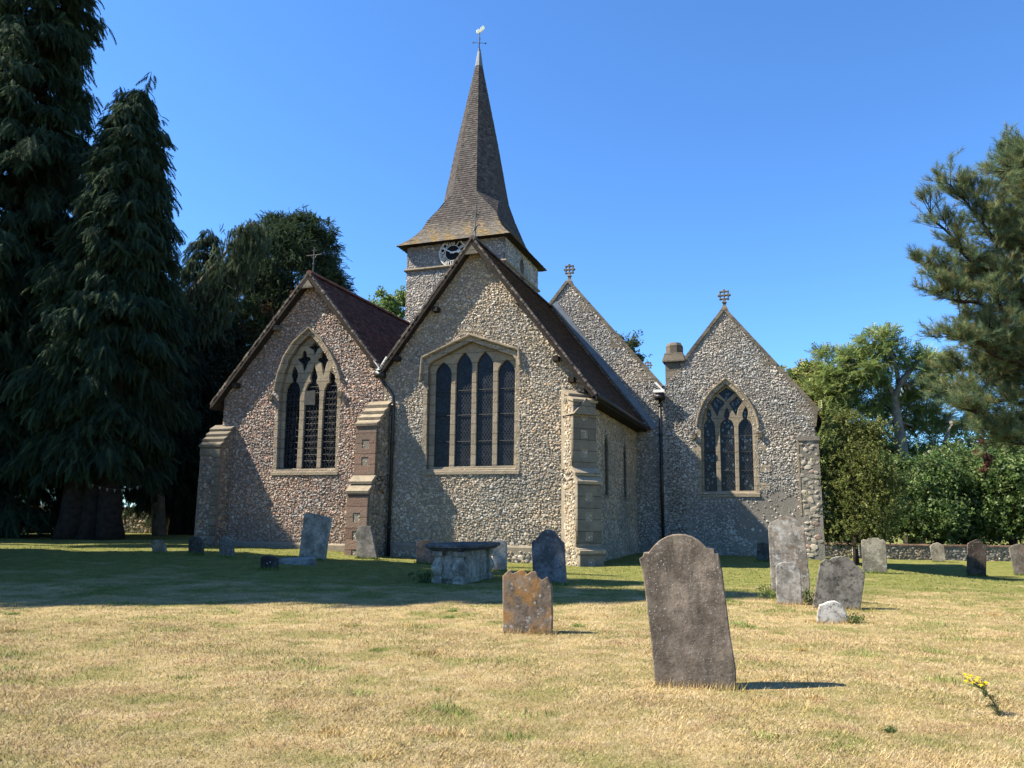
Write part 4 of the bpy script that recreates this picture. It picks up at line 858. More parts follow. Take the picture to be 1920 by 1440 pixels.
# ================================================================== BOUNDARY WALLS
def low_wall(name, label, a, b_, h, th, brick=True, seedpal='nave'):
    a = np.array(a, float); b_ = np.array(b_, float); L = np.linalg.norm(b_-a); d = (b_-a)/L; rz = math.atan2(d[1], d[0])
    root = thing(name, label, 'wall', (a[0], a[1], -.45 if a[0] > 0 else float(gz(a[0],a[1]))), rz)
    mb = MB(); mb.box((0,0,-.4),(L,th,h)); mb.build('masonry', M['mortar_grey'], root)
    st, nn, qd, tr, c = flints([(0,-.2),(0,h-.02),(L,h-.02),(L,-.2)], [], seedpal, .16, .04); P = np.stack([st[:,0], -nn, st[:,1]], 1); mesh('flintwork', P, [qd,tr], M['flint'], root, color=c)
    mb = MB(); n = int(L/.24)
    for i in range(n):
        mb.box((L*i/n,-.05+rng.normal(0,.008),h),(L*(i+1)/n-.012,th+.05,h+.075+rng.normal(0,.004)), np.array((.27,.17,.12))*rng.uniform(.6,1.3))
    mb.build('brick_coping', M['tile'], root); return root, L
pa = gpt(1530, 1042); pb_ = gpt(2060, 1046); dd = 37.0
lw, L = low_wall('churchyard_wall', 'low flint wall with a brick coping behind the right-hand headstones', (12.6,42.5), (37,38.5), .7, .35, seedpal='dark')  # dark flint palette paints in the shade of the trees
mb = MB()
for z in (.06,.17,.28,.39,.5): mb.box((5.6,-.07,z+.1),(5.95,.02,z+.18), (.6,.58,.52))
mb.build('pale_bricks', M['tile'], lw)
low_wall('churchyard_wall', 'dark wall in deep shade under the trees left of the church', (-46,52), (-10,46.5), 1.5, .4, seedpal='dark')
# ================================================================== TREES
def leaf_template(kind):
    v, f = [], []
    def tri(a, b, c): n = len(v); v.extend([a, b, c]); f.append((n, n+1, n+2))
    if kind == 'frond':                                   # drooping cypress spray, axis +x, curving to -z
        q = lambda t: np.array([t, 0, -.32*t*t])
        for i in range(7):
            t = .06+.13*i; L = .34*(1-t*.65)
            for s_ in (-1,1):
                b0 = q(t); tip = b0+np.array([L*.75, s_*L*.62, -.24*L-.1*t]); w_ = np.array([.075, 0, 0]); tri(b0-w_*.5, b0+w_*1.1, tip)
        tri(q(.0)+[0,.02,0], q(0)-[0,.02,0], q(1.05)); tri(q(.6)+[0,.05,0], q(.6)-[0,.05,0], q(1.1))
    elif kind == 'broad':
        r = np.random.default_rng(3)
        for i in range(9):
            d = r.normal(0,1,3); d /= np.linalg.norm(d); c = d*r.uniform(.2,.9); a = r.normal(0,1,3); a[2] *= .5; a /= np.linalg.norm(a); bb = np.cross(a, r.normal(0,1,3)); bb /= np.linalg.norm(bb); s_ = r.uniform(.3,.45)
            p0, p1, p2, p3 = c-a*s_, c+bb*s_*.55, c+a*s_, c-bb*s_*.55; tri(p0,p1,p2); tri(p0,p2,p3)
    elif kind == 'ash':
        for i in range(5):
            t = .15+.2*i
            for s_ in (-1,1):
                b0 = np.array([t,0,-.15*t*t]); L = .3; tip = b0+np.array([L*.6,s_*L*.8,-.06]); m1 = (b0+tip)/2+np.array([.06,-s_*.03,.02]); m2 = (b0+tip)/2-np.array([.06,-s_*.03,0]); tri(b0,m1,tip); tri(b0,tip,m2)
    elif kind == 'needle':
        r = np.random.default_rng(5)
        for i in range(22):
            d = r.normal(0,.62,3)+np.array([.9,0,.1]); d /= np.linalg.norm(d); b0 = np.array([r.uniform(-.35,.5),0,0]); s_ = np.cross(d, r.normal(0,1,3)); s_ /= np.linalg.norm(s_); L = r.uniform(.7,1.1); tri(b0-s_*.026, b0+s_*.026, b0+d*L)
    return np.array(v), np.array(f)
TPL = {k: leaf_template(k) for k in ('frond','broad','ash','needle')}
def foliage(name, kind, L, ax, sc, cols, parent, mat, origin, up=None, tint=None):
    n = len(L); up = np.tile([0,0,1.0], (n,1))+rng.normal(0,.35,(n,3)) if up is None else up
    TV, TF = TPL[kind]; v, f = scatter(TV, TF, basis(ax, up), np.asarray(L)-origin, sc)
    c = np.array(cols)[rng.integers(0,len(cols),n)]*rng.uniform(.65,1.35,(n,1))
    if tint is not None: c = tint(np.asarray(L), c)
    return mesh(name, v, f, mat, parent, color=np.repeat(c, len(TV), 0))
CY = [(.04,.07,.036),(.028,.052,.032),(.05,.075,.036),(.037,.063,.04)]
def conifer(name, label, x, y, H, R, zlow, cols=CY, nb=210, top=.9, group=None, trunk=.5, leader=True, dens=1.0, lean=0.0, size=1.0, skirt=1.0, stems=1):
    z0 = float(gz(x,y)); root = thing(name, label, 'tree', (x,y,z0), 0, group); O = np.array([x,y,z0]); wood = MB()
    for s_ in range(stems):
        ox, oy = (0,0) if s_ == 0 else (rng.normal(0,.55), rng.normal(0,.3)); k = 1 if s_ == 0 else .7
        wood.tube([(ox*1.4,oy,-.3),(ox*1.2,oy,1.0),(ox,oy,H*.35*k),(ox*.5+lean*.5,0,H*.7*k),(lean,0,H*.97*k)], [trunk*1.35*k,trunk*k,trunk*.7*k,trunk*.35*k,.03], 9)
    Ls, As, Ss = [], [], []
    for i in range(nb):
        t = (i+rng.uniform())/nb; z = zlow+(H-zlow)*t**1.05; az = i*2.399+rng.normal(0,.3)
        rad = R*max(.05, (1-t)**top)*np.clip(rng.normal(.86,.2),.45,1.22)*(skirt if t < .2 else 1)
        dx, dy = math.cos(az), math.sin(az); m_ = 9; tt = np.linspace(0,1,m_); droop = rng.uniform(.1,.4)
        pts = np.stack([lean*z/H+dx*rad*tt, dy*rad*tt, z + rad*(.12*np.sin(tt*2.5)-droop*tt**1.6)], 1)
        if rad > .6: wood.tube(pts, list(np.linspace(.03+.022*rad,.008,m_)), 4)
        nf = int((8+rad*22)*dens); q = rng.uniform(.25,1,nf)**.7
        P = np.stack([np.interp(q, tt, pts[:,k]) for k in range(3)], 1) + rng.normal(0,1,(nf,3))*np.array([.16,.16,.1])*(.6+rad*.25)
        sd = rng.choice([-1,1], nf)*rng.uniform(.1,1.0,nf)
        A = np.stack([dx*.75-dy*sd, dy*.75+dx*sd, -rng.uniform(.3,1.7,nf)], 1)
        Ls.append(P); As.append(A); Ss.append(size*rng.uniform(.4,.85,nf)*(.55+.45*min(1,rad/2)))
    P = np.concatenate(Ls)+O
    if leader:                                     # thin tips above the crown
        for (ox, hh) in ((-.85,1.0),(.3,1.06)):
            b0 = np.array([lean+ox*.5,0,H*.86]); e0 = np.array([lean+ox,rng.normal(0,.2),H*hh]); wood.tube([b0,(b0+e0)/2,e0], [.06,.04,.012], 5)
            for q in rng.uniform(.0,1,90): Ls.append((b0+(e0-b0)*q+rng.normal(0,.3-.2*q,3))[None]); As.append(np.array([[rng.normal(0,.6),rng.normal(0,.6),-rng.uniform(.3,1.4)]])); Ss.append(np.array([rng.uniform(.35,.8)]))
        P = np.concatenate(Ls)+O
    wood.build('trunk', M['bark'], root, True)
    foliage('crown', 'frond', P, np.concatenate(As), np.concatenate(Ss), cols, root, M['conif'], O)
    return root, O
conifer('cypress_tree', 'tallest dark cypress at the left edge, its top out of the photo', -26.4, 38.5, 36, 5.9, 1.0, nb=520, top=.5, dens=1.3, skirt=.8, size=1.15)
conifer('cypress_tree', 'dark drooping cypress with two thin leaders, second from the left edge', -19.6, 36.6, 22.8, 3.6, 3.2, nb=560, top=.46, dens=1.5, skirt=.75, trunk=.75, stems=3, lean=.1, size=1.1)
conifer('cypress_tree', 'slim dark cypress showing between the drooping cypress and the bushy tree', -19.6, 47, 19.2, 2.9, 1.5, nb=260, top=.35, dens=1.2, leader=False)
# the row of cypresses just outside the picture on the left, whose shadow lies over the lawn
for (x, y, H, R) in ((-20.0,15.4,26,2.7),(-20.5,18.2,24.5,2.7),(-21,20.9,23,2.5),(-21.5,23.4,21.5,2.1)):
    conifer('cypress_tree', 'cypress in the row standing out of the picture on the left', x, y, H, R, 1.0, nb=230, top=.42, group='cypresses left of the picture', dens=1.3, size=1.7)
conifer('cypress_tree', 'unseen thin cypress added on the left to shade the far left buttress', -27, 29.2, 19.6, 1.5, 13.5, nb=110, top=.4, dens=1.3, size=1.6, leader=False)  # unseen shade caster; bare stem lets sun reach the grass strip
for (x, y, H, R) in ((-35,38.5,33,6.5),(-33,32.5,22,3.0)):  # unseen trees added only to keep the left-edge cypresses in shade
    conifer('cypress_tree', 'unseen tall cypress added to shade the dark cypresses at the left edge', x, y, H, R, 1.0, nb=230, top=.45, group='unseen cypresses added for shade far left', dens=1.0, size=1.9)
def crown_points(blobs, n, clump=.16, per=26, lo=.35):
    """leaf positions gathered in clumps over lumpy ellipsoids"""
    out, dirs = [], []
    vol = np.array([b[1][0]*b[1][1]*b[1][2] for b in blobs])**.7; vol = vol/vol.sum()
    for (c, r), w_ in zip(blobs, vol):
        m_ = max(int(n*w_/per), 3); d = rng.normal(0,1,(m_,3)); d /= np.linalg.norm(d,axis=1,keepdims=True); rad = rng.uniform(lo,1.04,(m_,1))**.6
        cc = np.array(c)+d*rad*np.array(r); k = rng.poisson(per, m_)
        idx = np.repeat(np.arange(m_), k); sz = clump*np.mean(r)*rng.uniform(.6,1.4,m_)
        P = cc[idx]+rng.normal(0,1,(len(idx),3))*sz[idx][:,None]*np.array([1,1,.7]); out.append(P); dirs.append(d[idx])
    return np.concatenate(out), np.concatenate(dirs)
def bushy(name, label, base, blobs, n, cols, kind='broad', size=.26, limbs=(), trunk=.25, bark='bark', group=None, cat='tree', clump=.16, tint=None, mat='leaf', per=26, hang=0.0, lo=.35):
    x, y = base[0], base[1]; z0 = float(gz(x,y)); O = np.array([x,y,z0]); root = thing(name, label, cat, tuple(O), 0, group); wood = MB()
    top = max(b[0][2] for b in blobs)
    if trunk:
        c0 = np.array(blobs[0][0])-O
        if not len(limbs): wood.tube([(0,0,-.3),(0,0,1.0),c0*np.array([.5,.5,.5]),c0], [trunk*1.3,trunk,trunk*.7,trunk*.3], 8)
        for (pts, r0, r1) in limbs: wood.tube([np.array(p)-O for p in pts], list(np.linspace(r0,r1,len(pts))), 8)
        for (c, r) in blobs:                       # branches into every lump of the crown
            c = np.array(c)-O; s_ = c*np.array([.25,.25,.55]) if not len(limbs) else min((np.array(p)-O for (pts,_,_) in limbs for p in pts[1:]), key=lambda p: np.linalg.norm(p-c))
            for k in range(4):
                e_ = c+rng.normal(0,.45,3)*np.array(r); m_ = (s_+e_)/2+rng.normal(0,.15,3)*np.array(r); wood.tube([s_,m_,e_], [max(trunk*.28,.03),max(trunk*.16,.02),.01], 5)
        wood.build('trunk', M[bark], root, True)
    P, d = crown_points(blobs, n, clump, per, lo); ax = d+rng.normal(0,.6,d.shape)-np.array([0,0,hang])
    foliage('crown', kind, P, ax, size*rng.uniform(.6,1.4,len(P)), cols, root, M[mat], O, tint=tint); return root
def B(px, py, dist, rx, rz, ry=None): return (at(px, py, dist), (rx, ry or rx, rz))
# bushy conifer behind the chapel, with browned patches
def brown(P, c):
    k = (np.sin(P[:,0]*1.9)*np.sin(P[:,2]*1.4+P[:,0]*.8) > .62) & (P[:,2] < 17) & (P[:,2] > 10); k &= rng.random(len(P)) < .7
    c = c.copy(); c[k] = np.array([.16,.095,.06])*rng.uniform(.6,1.3,(k.sum(),1)); y = (P[:,0] < at(470,500,52)[0]) & (rng.random(len(P)) < .5); c[y] = c[y]*np.array([2.6,2.2,1.4]); return c  # browned patches, then the left side brightened to look sunlit
bushy('leyland_tree', 'big domed dark green evergreen with browned patches behind the left gable', at(545,1000,52)[:2],
    [B(545,520,52,3.4,4.0),B(500,470,52,1.7,2.0),B(560,450,52,1.9,2.0),B(600,470,52,1.4,2.2),B(470,560,51,1.8,3.2),B(620,580,52,1.5,3.0),B(530,640,51,3.4,3.6),B(470,700,51,2.5,3.5),B(560,780,52,3.5,4),B(485,490,53,1.9,2.3),B(455,530,53,1.5,2.3),B(525,440,53,1.5,1.5),B(575,560,51,2.4,3.2)],
    62000, [(.06,.092,.045),(.048,.076,.042),(.072,.105,.045),(.054,.085,.05)], 'frond', .4, trunk=.4, tint=brown, mat='conif', clump=.1, hang=.5, per=34, lo=.6)
# weeping branch between the two
limb = [at(300,610,44),at(360,545,44),at(410,490,44),at(455,435,44),at(482,415,44)]
P0 = np.array(limb); tt = rng.uniform(.02,1,2600); Pw = np.stack([np.interp(tt, np.linspace(0,1,5), P0[:,k]) for k in range(3)],1)
hang_ = rng.uniform(0,1,2600)**1.1*(3.6*np.sin(np.clip(tt*1.05,0,1)*math.pi*.92)+.5); Pw += np.stack([rng.normal(0,.5,2600), rng.normal(0,.6,2600), -hang_],1)
wt = thing('weeping_tree', 'weeping evergreen with a long pale limb reaching up to the right', 'tree', tuple(at(300,1008,44)*np.array([1,1,0])+np.array([0,0,.3])))
OW = np.array(wt.location); mb = MB(); mb.tube([np.array([0,0,-.4]),(limb[0]-OW)*np.array([.7,.7,.5]),*[p-OW for p in limb]], [.4,.3,.17,.14,.1,.07,.03], 7); mb.build('trunk', M['bark_grey'], wt, True)
foliage('crown', 'frond', Pw, rng.normal(0,.4,(2600,3))+np.array([0,0,-1.0]), rng.uniform(.4,.8,2600), [(.06,.085,.05),(.05,.075,.045),(.075,.1,.05)], wt, M['conif'], OW)
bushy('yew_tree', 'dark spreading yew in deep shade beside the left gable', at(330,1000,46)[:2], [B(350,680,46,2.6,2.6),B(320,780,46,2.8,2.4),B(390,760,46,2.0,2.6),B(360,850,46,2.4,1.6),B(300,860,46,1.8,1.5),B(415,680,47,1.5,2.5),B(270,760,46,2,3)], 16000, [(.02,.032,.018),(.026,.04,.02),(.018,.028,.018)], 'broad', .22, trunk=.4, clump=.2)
bushy('leafy_bush', 'sunlit pale green bush behind the dark wall, beside the church corner', at(370,990,56)[:2], [B(365,930,55,1.5,1.0),B(345,950,55,1.1,.8),B(395,925,55,1.0,1.1)], 1500, [(.13,.19,.06),(.17,.22,.08)], 'broad', .22, trunk=.08, cat='bush')
bushy('leafy_bush', 'dim green bush beyond the dark wall between the trunks', at(300,990,60)[:2], [B(290,920,60,2.0,1.8),B(310,890,60,1.5,1.5),B(330,880,60,1.5,2)], 1800, [(.07,.1,.035),(.1,.12,.04)], 'broad', .24, trunk=.08, cat='bush')
bushy('leafy_bush', 'low bush in front of the far left tree trunk', at(20,1005,46)[:2], [B(18,965,46,.9,.9),B(60,985,46,1.2,.5)], 700, [(.07,.09,.04),(.1,.11,.05)], 'broad', .2, trunk=.06, cat='bush')
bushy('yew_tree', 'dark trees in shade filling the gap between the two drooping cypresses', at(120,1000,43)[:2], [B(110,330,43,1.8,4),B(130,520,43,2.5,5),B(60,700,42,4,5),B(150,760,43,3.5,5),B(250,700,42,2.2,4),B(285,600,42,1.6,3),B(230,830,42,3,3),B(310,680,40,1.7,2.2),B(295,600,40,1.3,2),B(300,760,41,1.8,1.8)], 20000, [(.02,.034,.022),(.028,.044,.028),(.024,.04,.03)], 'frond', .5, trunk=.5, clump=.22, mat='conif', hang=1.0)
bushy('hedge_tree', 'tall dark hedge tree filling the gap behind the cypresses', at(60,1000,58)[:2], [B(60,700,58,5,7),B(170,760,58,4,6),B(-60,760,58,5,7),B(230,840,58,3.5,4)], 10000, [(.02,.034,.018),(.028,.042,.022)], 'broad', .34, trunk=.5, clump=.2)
bushy('lime_tree', 'bright green tree top showing between the left roof and the tower', at(725,1000,72)[:2], [B(725,572,72,1.8,1.4),B(705,590,72,1.5,1.2),B(745,560,72,1.3,1.0),B(720,640,72,3,3)], 2200, [(.15,.22,.05),(.19,.25,.07),(.11,.17,.04)], 'broad', .28, trunk=.3, clump=.22)
bushy('far_tree', 'dull green tree top showing over the nave coping', at(1165,1000,72)[:2], [B(1165,640,72,1.5,1.3),B(1185,660,72,1.2,1.1),B(1195,690,72,1.0,1.0),B(1150,690,72,2.5,2.5)], 2000, [(.07,.09,.035),(.1,.11,.045),(.05,.075,.035)], 'broad', .26, trunk=.3, clump=.2)
# right-hand side
DA = 49
LB = [([at(1715,1030,DA),at(1706,960,DA),at(1700,905,DA)],.62,.5), ([at(1700,905,DA),at(1692,850,DA),at(1683,790,DA),at(1677,745,DA),at(1690,715,DA-.3),at(1712,690,DA-.5),at(1735,660,DA-.6)],.42,.07), ([at(1677,745,DA),at(1660,712,DA+.3),at(1640,690,DA+.5),at(1615,680,DA+.6)],.2,.05), ([at(1685,720,DA),at(1680,690,DA),at(1668,655,DA),at(1655,625,DA)],.16,.03),
      ([at(1700,905,DA),at(1722,880,DA-.5),at(1745,850,DA-1),at(1775,838,DA-1.3),at(1805,826,DA-1.6)],.36,.12), ([at(1770,838,DA-1.3),at(1775,815,DA-1.3),at(1785,795,DA-1.4)],.16,.05), ([at(1690,840,DA),at(1655,805,DA+.5),at(1625,800,DA+1)],.16,.05), ([at(1706,960,DA),at(1650,900,DA+1),at(1635,850,DA+1.2),at(1640,800,DA+1.4)],.28,.1)]
ASH = [(.2,.27,.08),(.25,.31,.09),(.15,.215,.068),(.29,.31,.12)]
bushy('ash_tree', 'pale green ash with a forked grey trunk behind the low wall', at(1715,1030,DA)[:2],
    [B(1640,640,DA,1.0,.9),B(1660,672,DA,1.5,.9),B(1605,690,DA,1.3,1.0),B(1725,690,DA,1.2,1.1),B(1560,735,DA+1,1.5,1.3),B(1630,740,DA+.8,1.3,1.0),B(1740,745,DA+.6,1.1,1.1),B(1575,800,DA+1,1.6,1.3),B(1640,830,DA+1.5,1.4,1.0),B(1720,820,DA+1.6,1.2,1.0),B(1560,680,DA+1,1.1,.8),B(1760,700,DA+1,.9,1.0),B(1600,860,DA+2,1.7,1.3),B(1680,880,DA+2.5,1.5,1.1),B(1780,780,DA+2,1.3,1.2),B(1690,770,DA+2.2,1.5,1.2),B(1530,850,DA+2,1.5,1.5)],
    16500, ASH, 'ash', .5, LB, .4, 'bark_grey', clump=.26)
bushy('lime_tree', 'yellowing green trees close behind the right gable', at(1505,1010,52)[:2], [B(1505,760,52,1.9,1.6),B(1480,725,52,1.3,1.1),B(1535,740,52,1.5,1.5),B(1515,700,52,.9,.8),B(1540,830,52,2,2),B(1500,860,52,2.2,2.2)], 10000, [(.2,.25,.06),(.26,.27,.08),(.16,.22,.055),(.3,.25,.08)], 'broad', .26, trunk=.3, clump=.2)
bushy('thorn_tree', 'small olive-green tree by the low wall next to the church corner', at(1605,1046,31.6)[:2], [B(1605,900,32.2,.85,1.0),B(1578,940,32.4,.5,1.0),B(1635,950,32.0,.8,.8),B(1600,850,32.2,.7,.8),B(1572,870,32.5,.35,.9),B(1615,990,32.0,.9,.35),B(1655,910,32.2,.55,.7),B(1580,800,32.6,.45,.6),B(1625,810,32.4,.5,.6),B(1565,990,32.4,.35,.4)], 9000, [(.14,.165,.045),(.19,.2,.06),(.1,.125,.035)], 'broad', .1, trunk=.1, clump=.55, per=18)
DK = [(.075,.13,.035),(.11,.17,.05),(.05,.095,.032),(.16,.21,.075)]
bushy('sycamore_tree', 'dark leafy sycamore low behind the wall, below the forked ash', at(1710,1020,44)[:2], [B(1705,930,44,1.5,1.4),B(1670,960,44,1.2,1.0),B(1745,900,44,1.2,1.2),B(1740,970,43,1.5,1.0),B(1660,900,45,1.2,1.2)], 7500, DK, 'broad', .23, trunk=.2, clump=.3, per=16)
bushy('sycamore_tree', 'dark leafy sycamore behind the dark brown headstone', at(1810,1020,45)[:2], [B(1810,930,45,1.7,1.5),B(1780,960,44,1.3,1.0),B(1845,890,45,1.6,1.5),B(1830,970,44,1.6,.9),B(1790,880,46,1.4,1.3)], 7500, DK, 'broad', .23, trunk=.2, clump=.3, per=16)
bushy('sycamore_tree', 'dark leafy sycamore at the right edge under the pine', at(1900,1020,43)[:2], [B(1900,900,43,1.7,1.5),B(1885,960,43,1.5,1.1),B(1940,940,43,1.8,2),B(1930,850,44,1.6,1.5),B(2000,900,43,2,2.5)], 7500, DK, 'broad', .23, trunk=.2, clump=.3, per=16, tint=None)
bushy('hedge_tree', 'dark hedge closing the view beyond the sycamores on the right', at(1760,1010,58)[:2], [B(1600,960,58,3,2.6),B(1700,930,58,3,3),B(1800,940,58,3.4,3.2),B(1900,900,58,3.6,4),B(2020,900,58,4,4)], 11000, [(.025,.042,.02),(.035,.055,.025)], 'broad', .32, trunk=.3, clump=.3, per=16)
# dead leaves hung up below the pine
bushy('dead_branch', 'hanging brown dead branch under the pine', at(1850,900,38)[:2], [B(1838,835,38,.35,.6),B(1860,850,38,.3,.6),B(1848,880,38,.2,.5)], 260, [(.12,.065,.04),(.16,.085,.05)], 'broad', .12, limbs=[([at(1838,800,38),at(1850,850,38),at(1846,900,38)],.04,.02)], trunk=.04, cat='branch')
# pine
PX, PD = 2075, 25.0
pb0 = gpt(PX, 1075); pine = thing('pine_tree', 'tall pine reaching in from the right edge with layered needle boughs', 'tree', (float(at(PX,900,PD)[0]), PD, 0.0)); OP = np.array(pine.location)
tr_ = [OP+np.array([0,0,-.3]), at(PX-5,900,PD), at(PX-15,700,PD), at(PX-30,500,PD), at(PX-40,300,PD), at(PX-50,240,PD)]
wood = MB(); wood.tube([p-OP for p in tr_], [.45,.36,.3,.24,.17,.06], 10); TI, TA = [], []
boughs = [((2040,560),(1900,540),(1800,470),(1745,395)),((2040,560),(1920,545),(1850,420),(1782,345)),((2045,600),(1900,560),(1790,520),(1722,492)),((2040,620),(1880,580),(1800,560),(1765,548)),((2050,480),(1960,400),(1900,300),(1925,290)),((2050,430),(1950,360),(1880,300),(1880,335)),((2050,500),(1960,470),(1880,420),(1820,360)),
          ((2050,700),(1930,690),(1840,650),(1785,630)),((2050,740),(1930,720),(1850,690),(1795,690)),((2050,790),(1930,760),(1850,745),(1780,735)),((2060,800),(1950,790),(1860,800),(1815,770)),((2060,820),(1980,830),(1910,830),(1890,815)),((2055,650),(1970,640),(1900,640),(1850,610)),((2040,330),(2010,310),(1985,290),(1968,262)),((2050,560),(1980,520),(1930,480),(1900,440)),((2060,760),(1990,740),(1920,700),(1890,660)),((2050,600),(1960,590),(1890,560),(1840,510)),((2040,400),(1990,360),(1940,300),(1870,330)),((2050,660),(1980,620),(1920,590),(1800,600)),((2050,520),(1990,430),(1930,400),(1840,440)),((2060,720),(1990,690),(1930,650),(1800,640)),((2060,790),(2000,770),(1920,740),(1830,700)),((2040,380),(1990,320),(1950,260),(1945,305))]
for bi, bg_ in enumerate(boughs):
    dz = rng.uniform(-1.8,1.2); pts = [at(bg_[0][0],bg_[0][1],PD), at(*bg_[1],PD+dz*.4), at(*bg_[2],PD+dz*.8), at(*bg_[3],PD+dz)]
    q = np.linspace(0,3,13); P = np.stack([np.interp(q,[0,1,2,3],[p[k] for p in pts]) for k in range(3)],1); P[1:-1] += rng.normal(0,.06,(11,3)); wood.tube([p-OP for p in P], list(np.linspace(.13,.018,13)), 6)
    Lb = np.linalg.norm(P[-1]-P[0])
    for s_ in range(int(25+Lb*3)):
        t = rng.uniform(.24,1.0); i = min(int(t*12),11); b0 = P[i]+(P[i+1]-P[i])*(t*12-i); d = P[i+1]-P[i]; d /= np.linalg.norm(d)
        sd = rng.normal(0,1,3); sd[2] = sd[2]*.45+.38; e_ = d*.7+sd*.62; e_ /= np.linalg.norm(e_); L_ = rng.uniform(.4,1.75)*(1.2-.65*t)
        tip = b0+e_*L_; wood.tube([b0-OP, b0+e_*L_*.5+[0,0,-.03*L_]-OP, tip-OP], [.02,.012,.006], 4)
        for k_ in range(int(4+L_*5.5)):
            f_ = rng.uniform(.2,1); q0 = b0+(tip-b0)*f_; a_ = e_*.8+rng.normal(0,.5,3)+np.array([0,0,.45]); a_ /= np.linalg.norm(a_); tl = rng.uniform(.12,.4); q1 = q0+a_*tl
            if k_ % 2: wood.tube([q0-OP, q1-OP], [.007,.004], 3)
            TI.append(np.stack([q1, q0+a_*tl*.5])); TA.append(np.stack([a_, a_])+rng.normal(0,.1,(2,3)))
        TI.append(tip[None]); TA.append(e_[None]+np.array([[0,0,.3]]))
TI = np.concatenate(TI); TA = np.concatenate(TA)
tx = np.array([OP[0], OP[1], 0]); I0, A0 = TI, TA; nb0 = len(wood.v); W0 = list(zip(wood.v[1:], wood.c[1:])); pos = [0]
for v_ in wood.v: pos.append(pos[-1]+len(v_))
F0 = [tuple(i-pos[1] for i in f) for f in wood.f if min(f) >= pos[1]]; WV = np.concatenate([a for a, _ in W0])
for rot in (165, 250, 205):                            # the far sides of the crown
    a = math.radians(rot); Rm = np.array([[math.cos(a),-math.sin(a),0],[math.sin(a),math.cos(a),0],[0,0,1]]); k_ = rng.random(len(I0)) < .7; dz = np.array([0,0,rng.uniform(-.8,.8)])
    TI = np.concatenate([TI, (I0[k_]-tx)@Rm.T+tx+dz]); TA = np.concatenate([TA, A0[k_]@Rm.T]); wood.add(WV@Rm.T+dz, F0)
wood.build('trunk', M['bark'], pine, True)
def pine_tint(P, c):
    k = rng.random(len(P)) < .06; c = c.copy(); c[k] = np.array([.2,.165,.07])*rng.uniform(.7,1.2,(k.sum(),1)); return c
foliage('crown', 'needle', TI, TA, rng.uniform(.17,.25,len(TI)), [(.11,.155,.08),(.14,.18,.08),(.085,.135,.075),(.19,.205,.09)], pine, M['conif'], OP, tint=pine_tint)
# ================================================================== SMALL PLANTS, BUNTING
def weed(name, label, px, py, r, h, n, cols, size):
    p = gpt(px, py); root = thing(name, label, 'plant', tuple(p)); q = rng.normal(0,1,(n,3))*np.array([r,r*.7,0])+np.array([0,0,0]); q[:,2] = rng.uniform(0,h,n)
    ax = rng.normal(0,1,(n,3))+np.array([0,0,.6]); foliage('leaves', 'broad', q+p, ax, size*rng.uniform(.6,1.3,n), cols, root, M['leaf'], p)
    mb = MB()
    for i in range(8): a = rng.normal(0,r*.7,2); mb.tube([(a[0]*.3,a[1]*.3,-.03),(a[0],a[1],h)], .006, 4, (.2,.25,.1))
    mb.build('stems', M['leaf'], root)
weed('weed_clump', 'dark leafy weeds at the shaded end of the chest tomb', 805, 1092, .2, .22, 70, [(.03,.07,.02),(.04,.09,.025)], .06)
weed('weed_clump', 'bright green weeds left of the tall lichened headstone', 1440, 1122, .12, .24, 45, [(.18,.26,.05),(.24,.3,.07)], .05)
weed('weed_clump', 'green weeds between the tall headstone and the dark leaning one', 1518, 1132, .1, .24, 40, [(.09,.15,.03),(.12,.18,.04)], .05)
weed('weed_clump', 'low green tuft right of the small white stone', 1600, 1168, .1, .1, 40, [(.06,.1,.025),(.09,.13,.03)], .04)
p = gpt(1875, 1340); rw = thing('ragwort', 'flowering yellow ragwort leaning left on the dry grass', 'plant', tuple(p)); OR = np.array(p)
D_ = p[1]; stem = [p, at(1862,1315,D_), at(1845,1293,D_), at(1828,1275,D_)]; mb = MB(); mb.tube([np.array(q)-OR for q in stem], [.006,.0055,.005,.003], 6, (.1,.13,.04))
heads = [(1808,1266),(1815,1272),(1822,1268),(1830,1275),(1838,1278),(1846,1283),(1850,1280),(1812,1278),(1826,1280),(1840,1284),(1834,1270)]
for h_ in heads: mb.tube([np.array(stem[2])-OR, (at(h_[0],h_[1]+4,D_)-OR)], .003, 4, (.12,.15,.05))
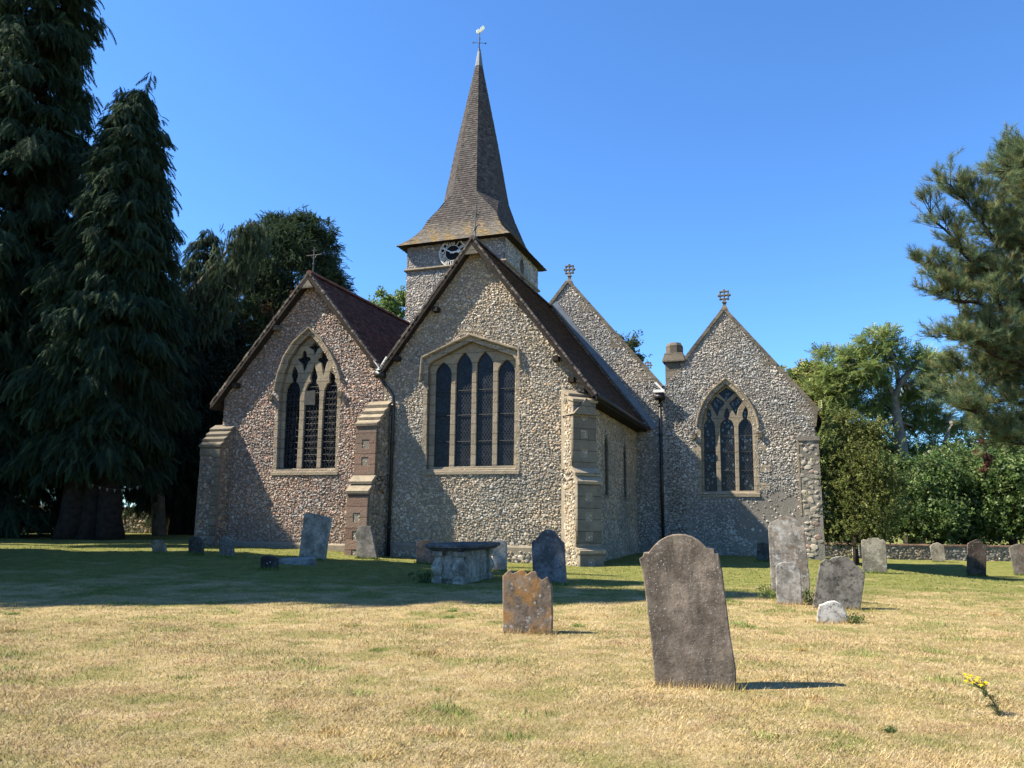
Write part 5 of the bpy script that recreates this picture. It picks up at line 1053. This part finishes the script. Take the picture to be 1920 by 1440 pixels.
mb.build('stem', mat_vc('ragwort_stem', .7), rw)
PET = mat_plain('yellow_petals', (.75,.55,.02), .6, 0, .15)
for h_ in heads:
    fl = MB()
    c0 = at(h_[0]+rng.normal(0,1), h_[1]+rng.normal(0,1), D_+rng.normal(0,.03))-OR
    for k in range(10):
        a = k*.628; r_ = .017; fl.add([c0+[0,0,.004], c0+[r_*math.cos(a-.2),r_*math.sin(a-.2),.004], c0+[r_*1.15*math.cos(a),r_*1.15*math.sin(a),.0], c0+[r_*math.cos(a+.2),r_*math.sin(a+.2),.004]], [(0,1,2,3)])
    fl.loft([[c0+[.007*math.cos(a),.007*math.sin(a),z] for a in np.linspace(0,6.28,7)[:-1]] for z in (-.012,.008)])
    fl.build('flower_head', PET, rw)
lv = rng.uniform(0,1,58)**1.7*.9; Pl = np.stack([np.interp(lv,[0,.33,.66,1],[q[k] for q in stem]) for k in range(3)],1); foliage('leaves', 'ash', Pl, rng.normal(0,1,(58,3)), rng.uniform(.03,.075,58), [(.06,.1,.03),(.09,.12,.04)], rw, M['leaf'], OR)
weed('ragwort', 'tiny low ragwort with one yellow flower in the dry lawn', 1668, 1373, .035, .03, 22, [(.06,.09,.03),(.08,.12,.03)], .02)
a_, b_ = at(160,903,35.2), at(272,908,35.2); bt = thing('bunting', 'string of small pale pennants under the drooping cypress', 'bunting', tuple(a_)); mb = MB(); q = np.linspace(0,1,9)
ln = [(b_-a_)*t+np.array([0,0,-.28*math.sin(math.pi*t)]) for t in q]; mb.tube(ln, .008, 4); mb.build('cord', M['iron'], bt); PEN = mat_plain('dimmed_cloth', (.2,.2,.18), .9)  # pennant colour dimmed to imitate the shade under the cypress
for i in range(1,8):
    mb = MB(); c0 = ln[i]; mb.add([c0+[-.06,0,0], c0+[.06,0,0], c0+[.0,.03,-.16], c0+[-.06,.006,0], c0+[.06,.006,0], c0+[.0,.036,-.16]], [(0,1,2),(5,4,3)]); mb.build('pennant', PEN, bt)
grass()
bpy.context.view_layer.update()
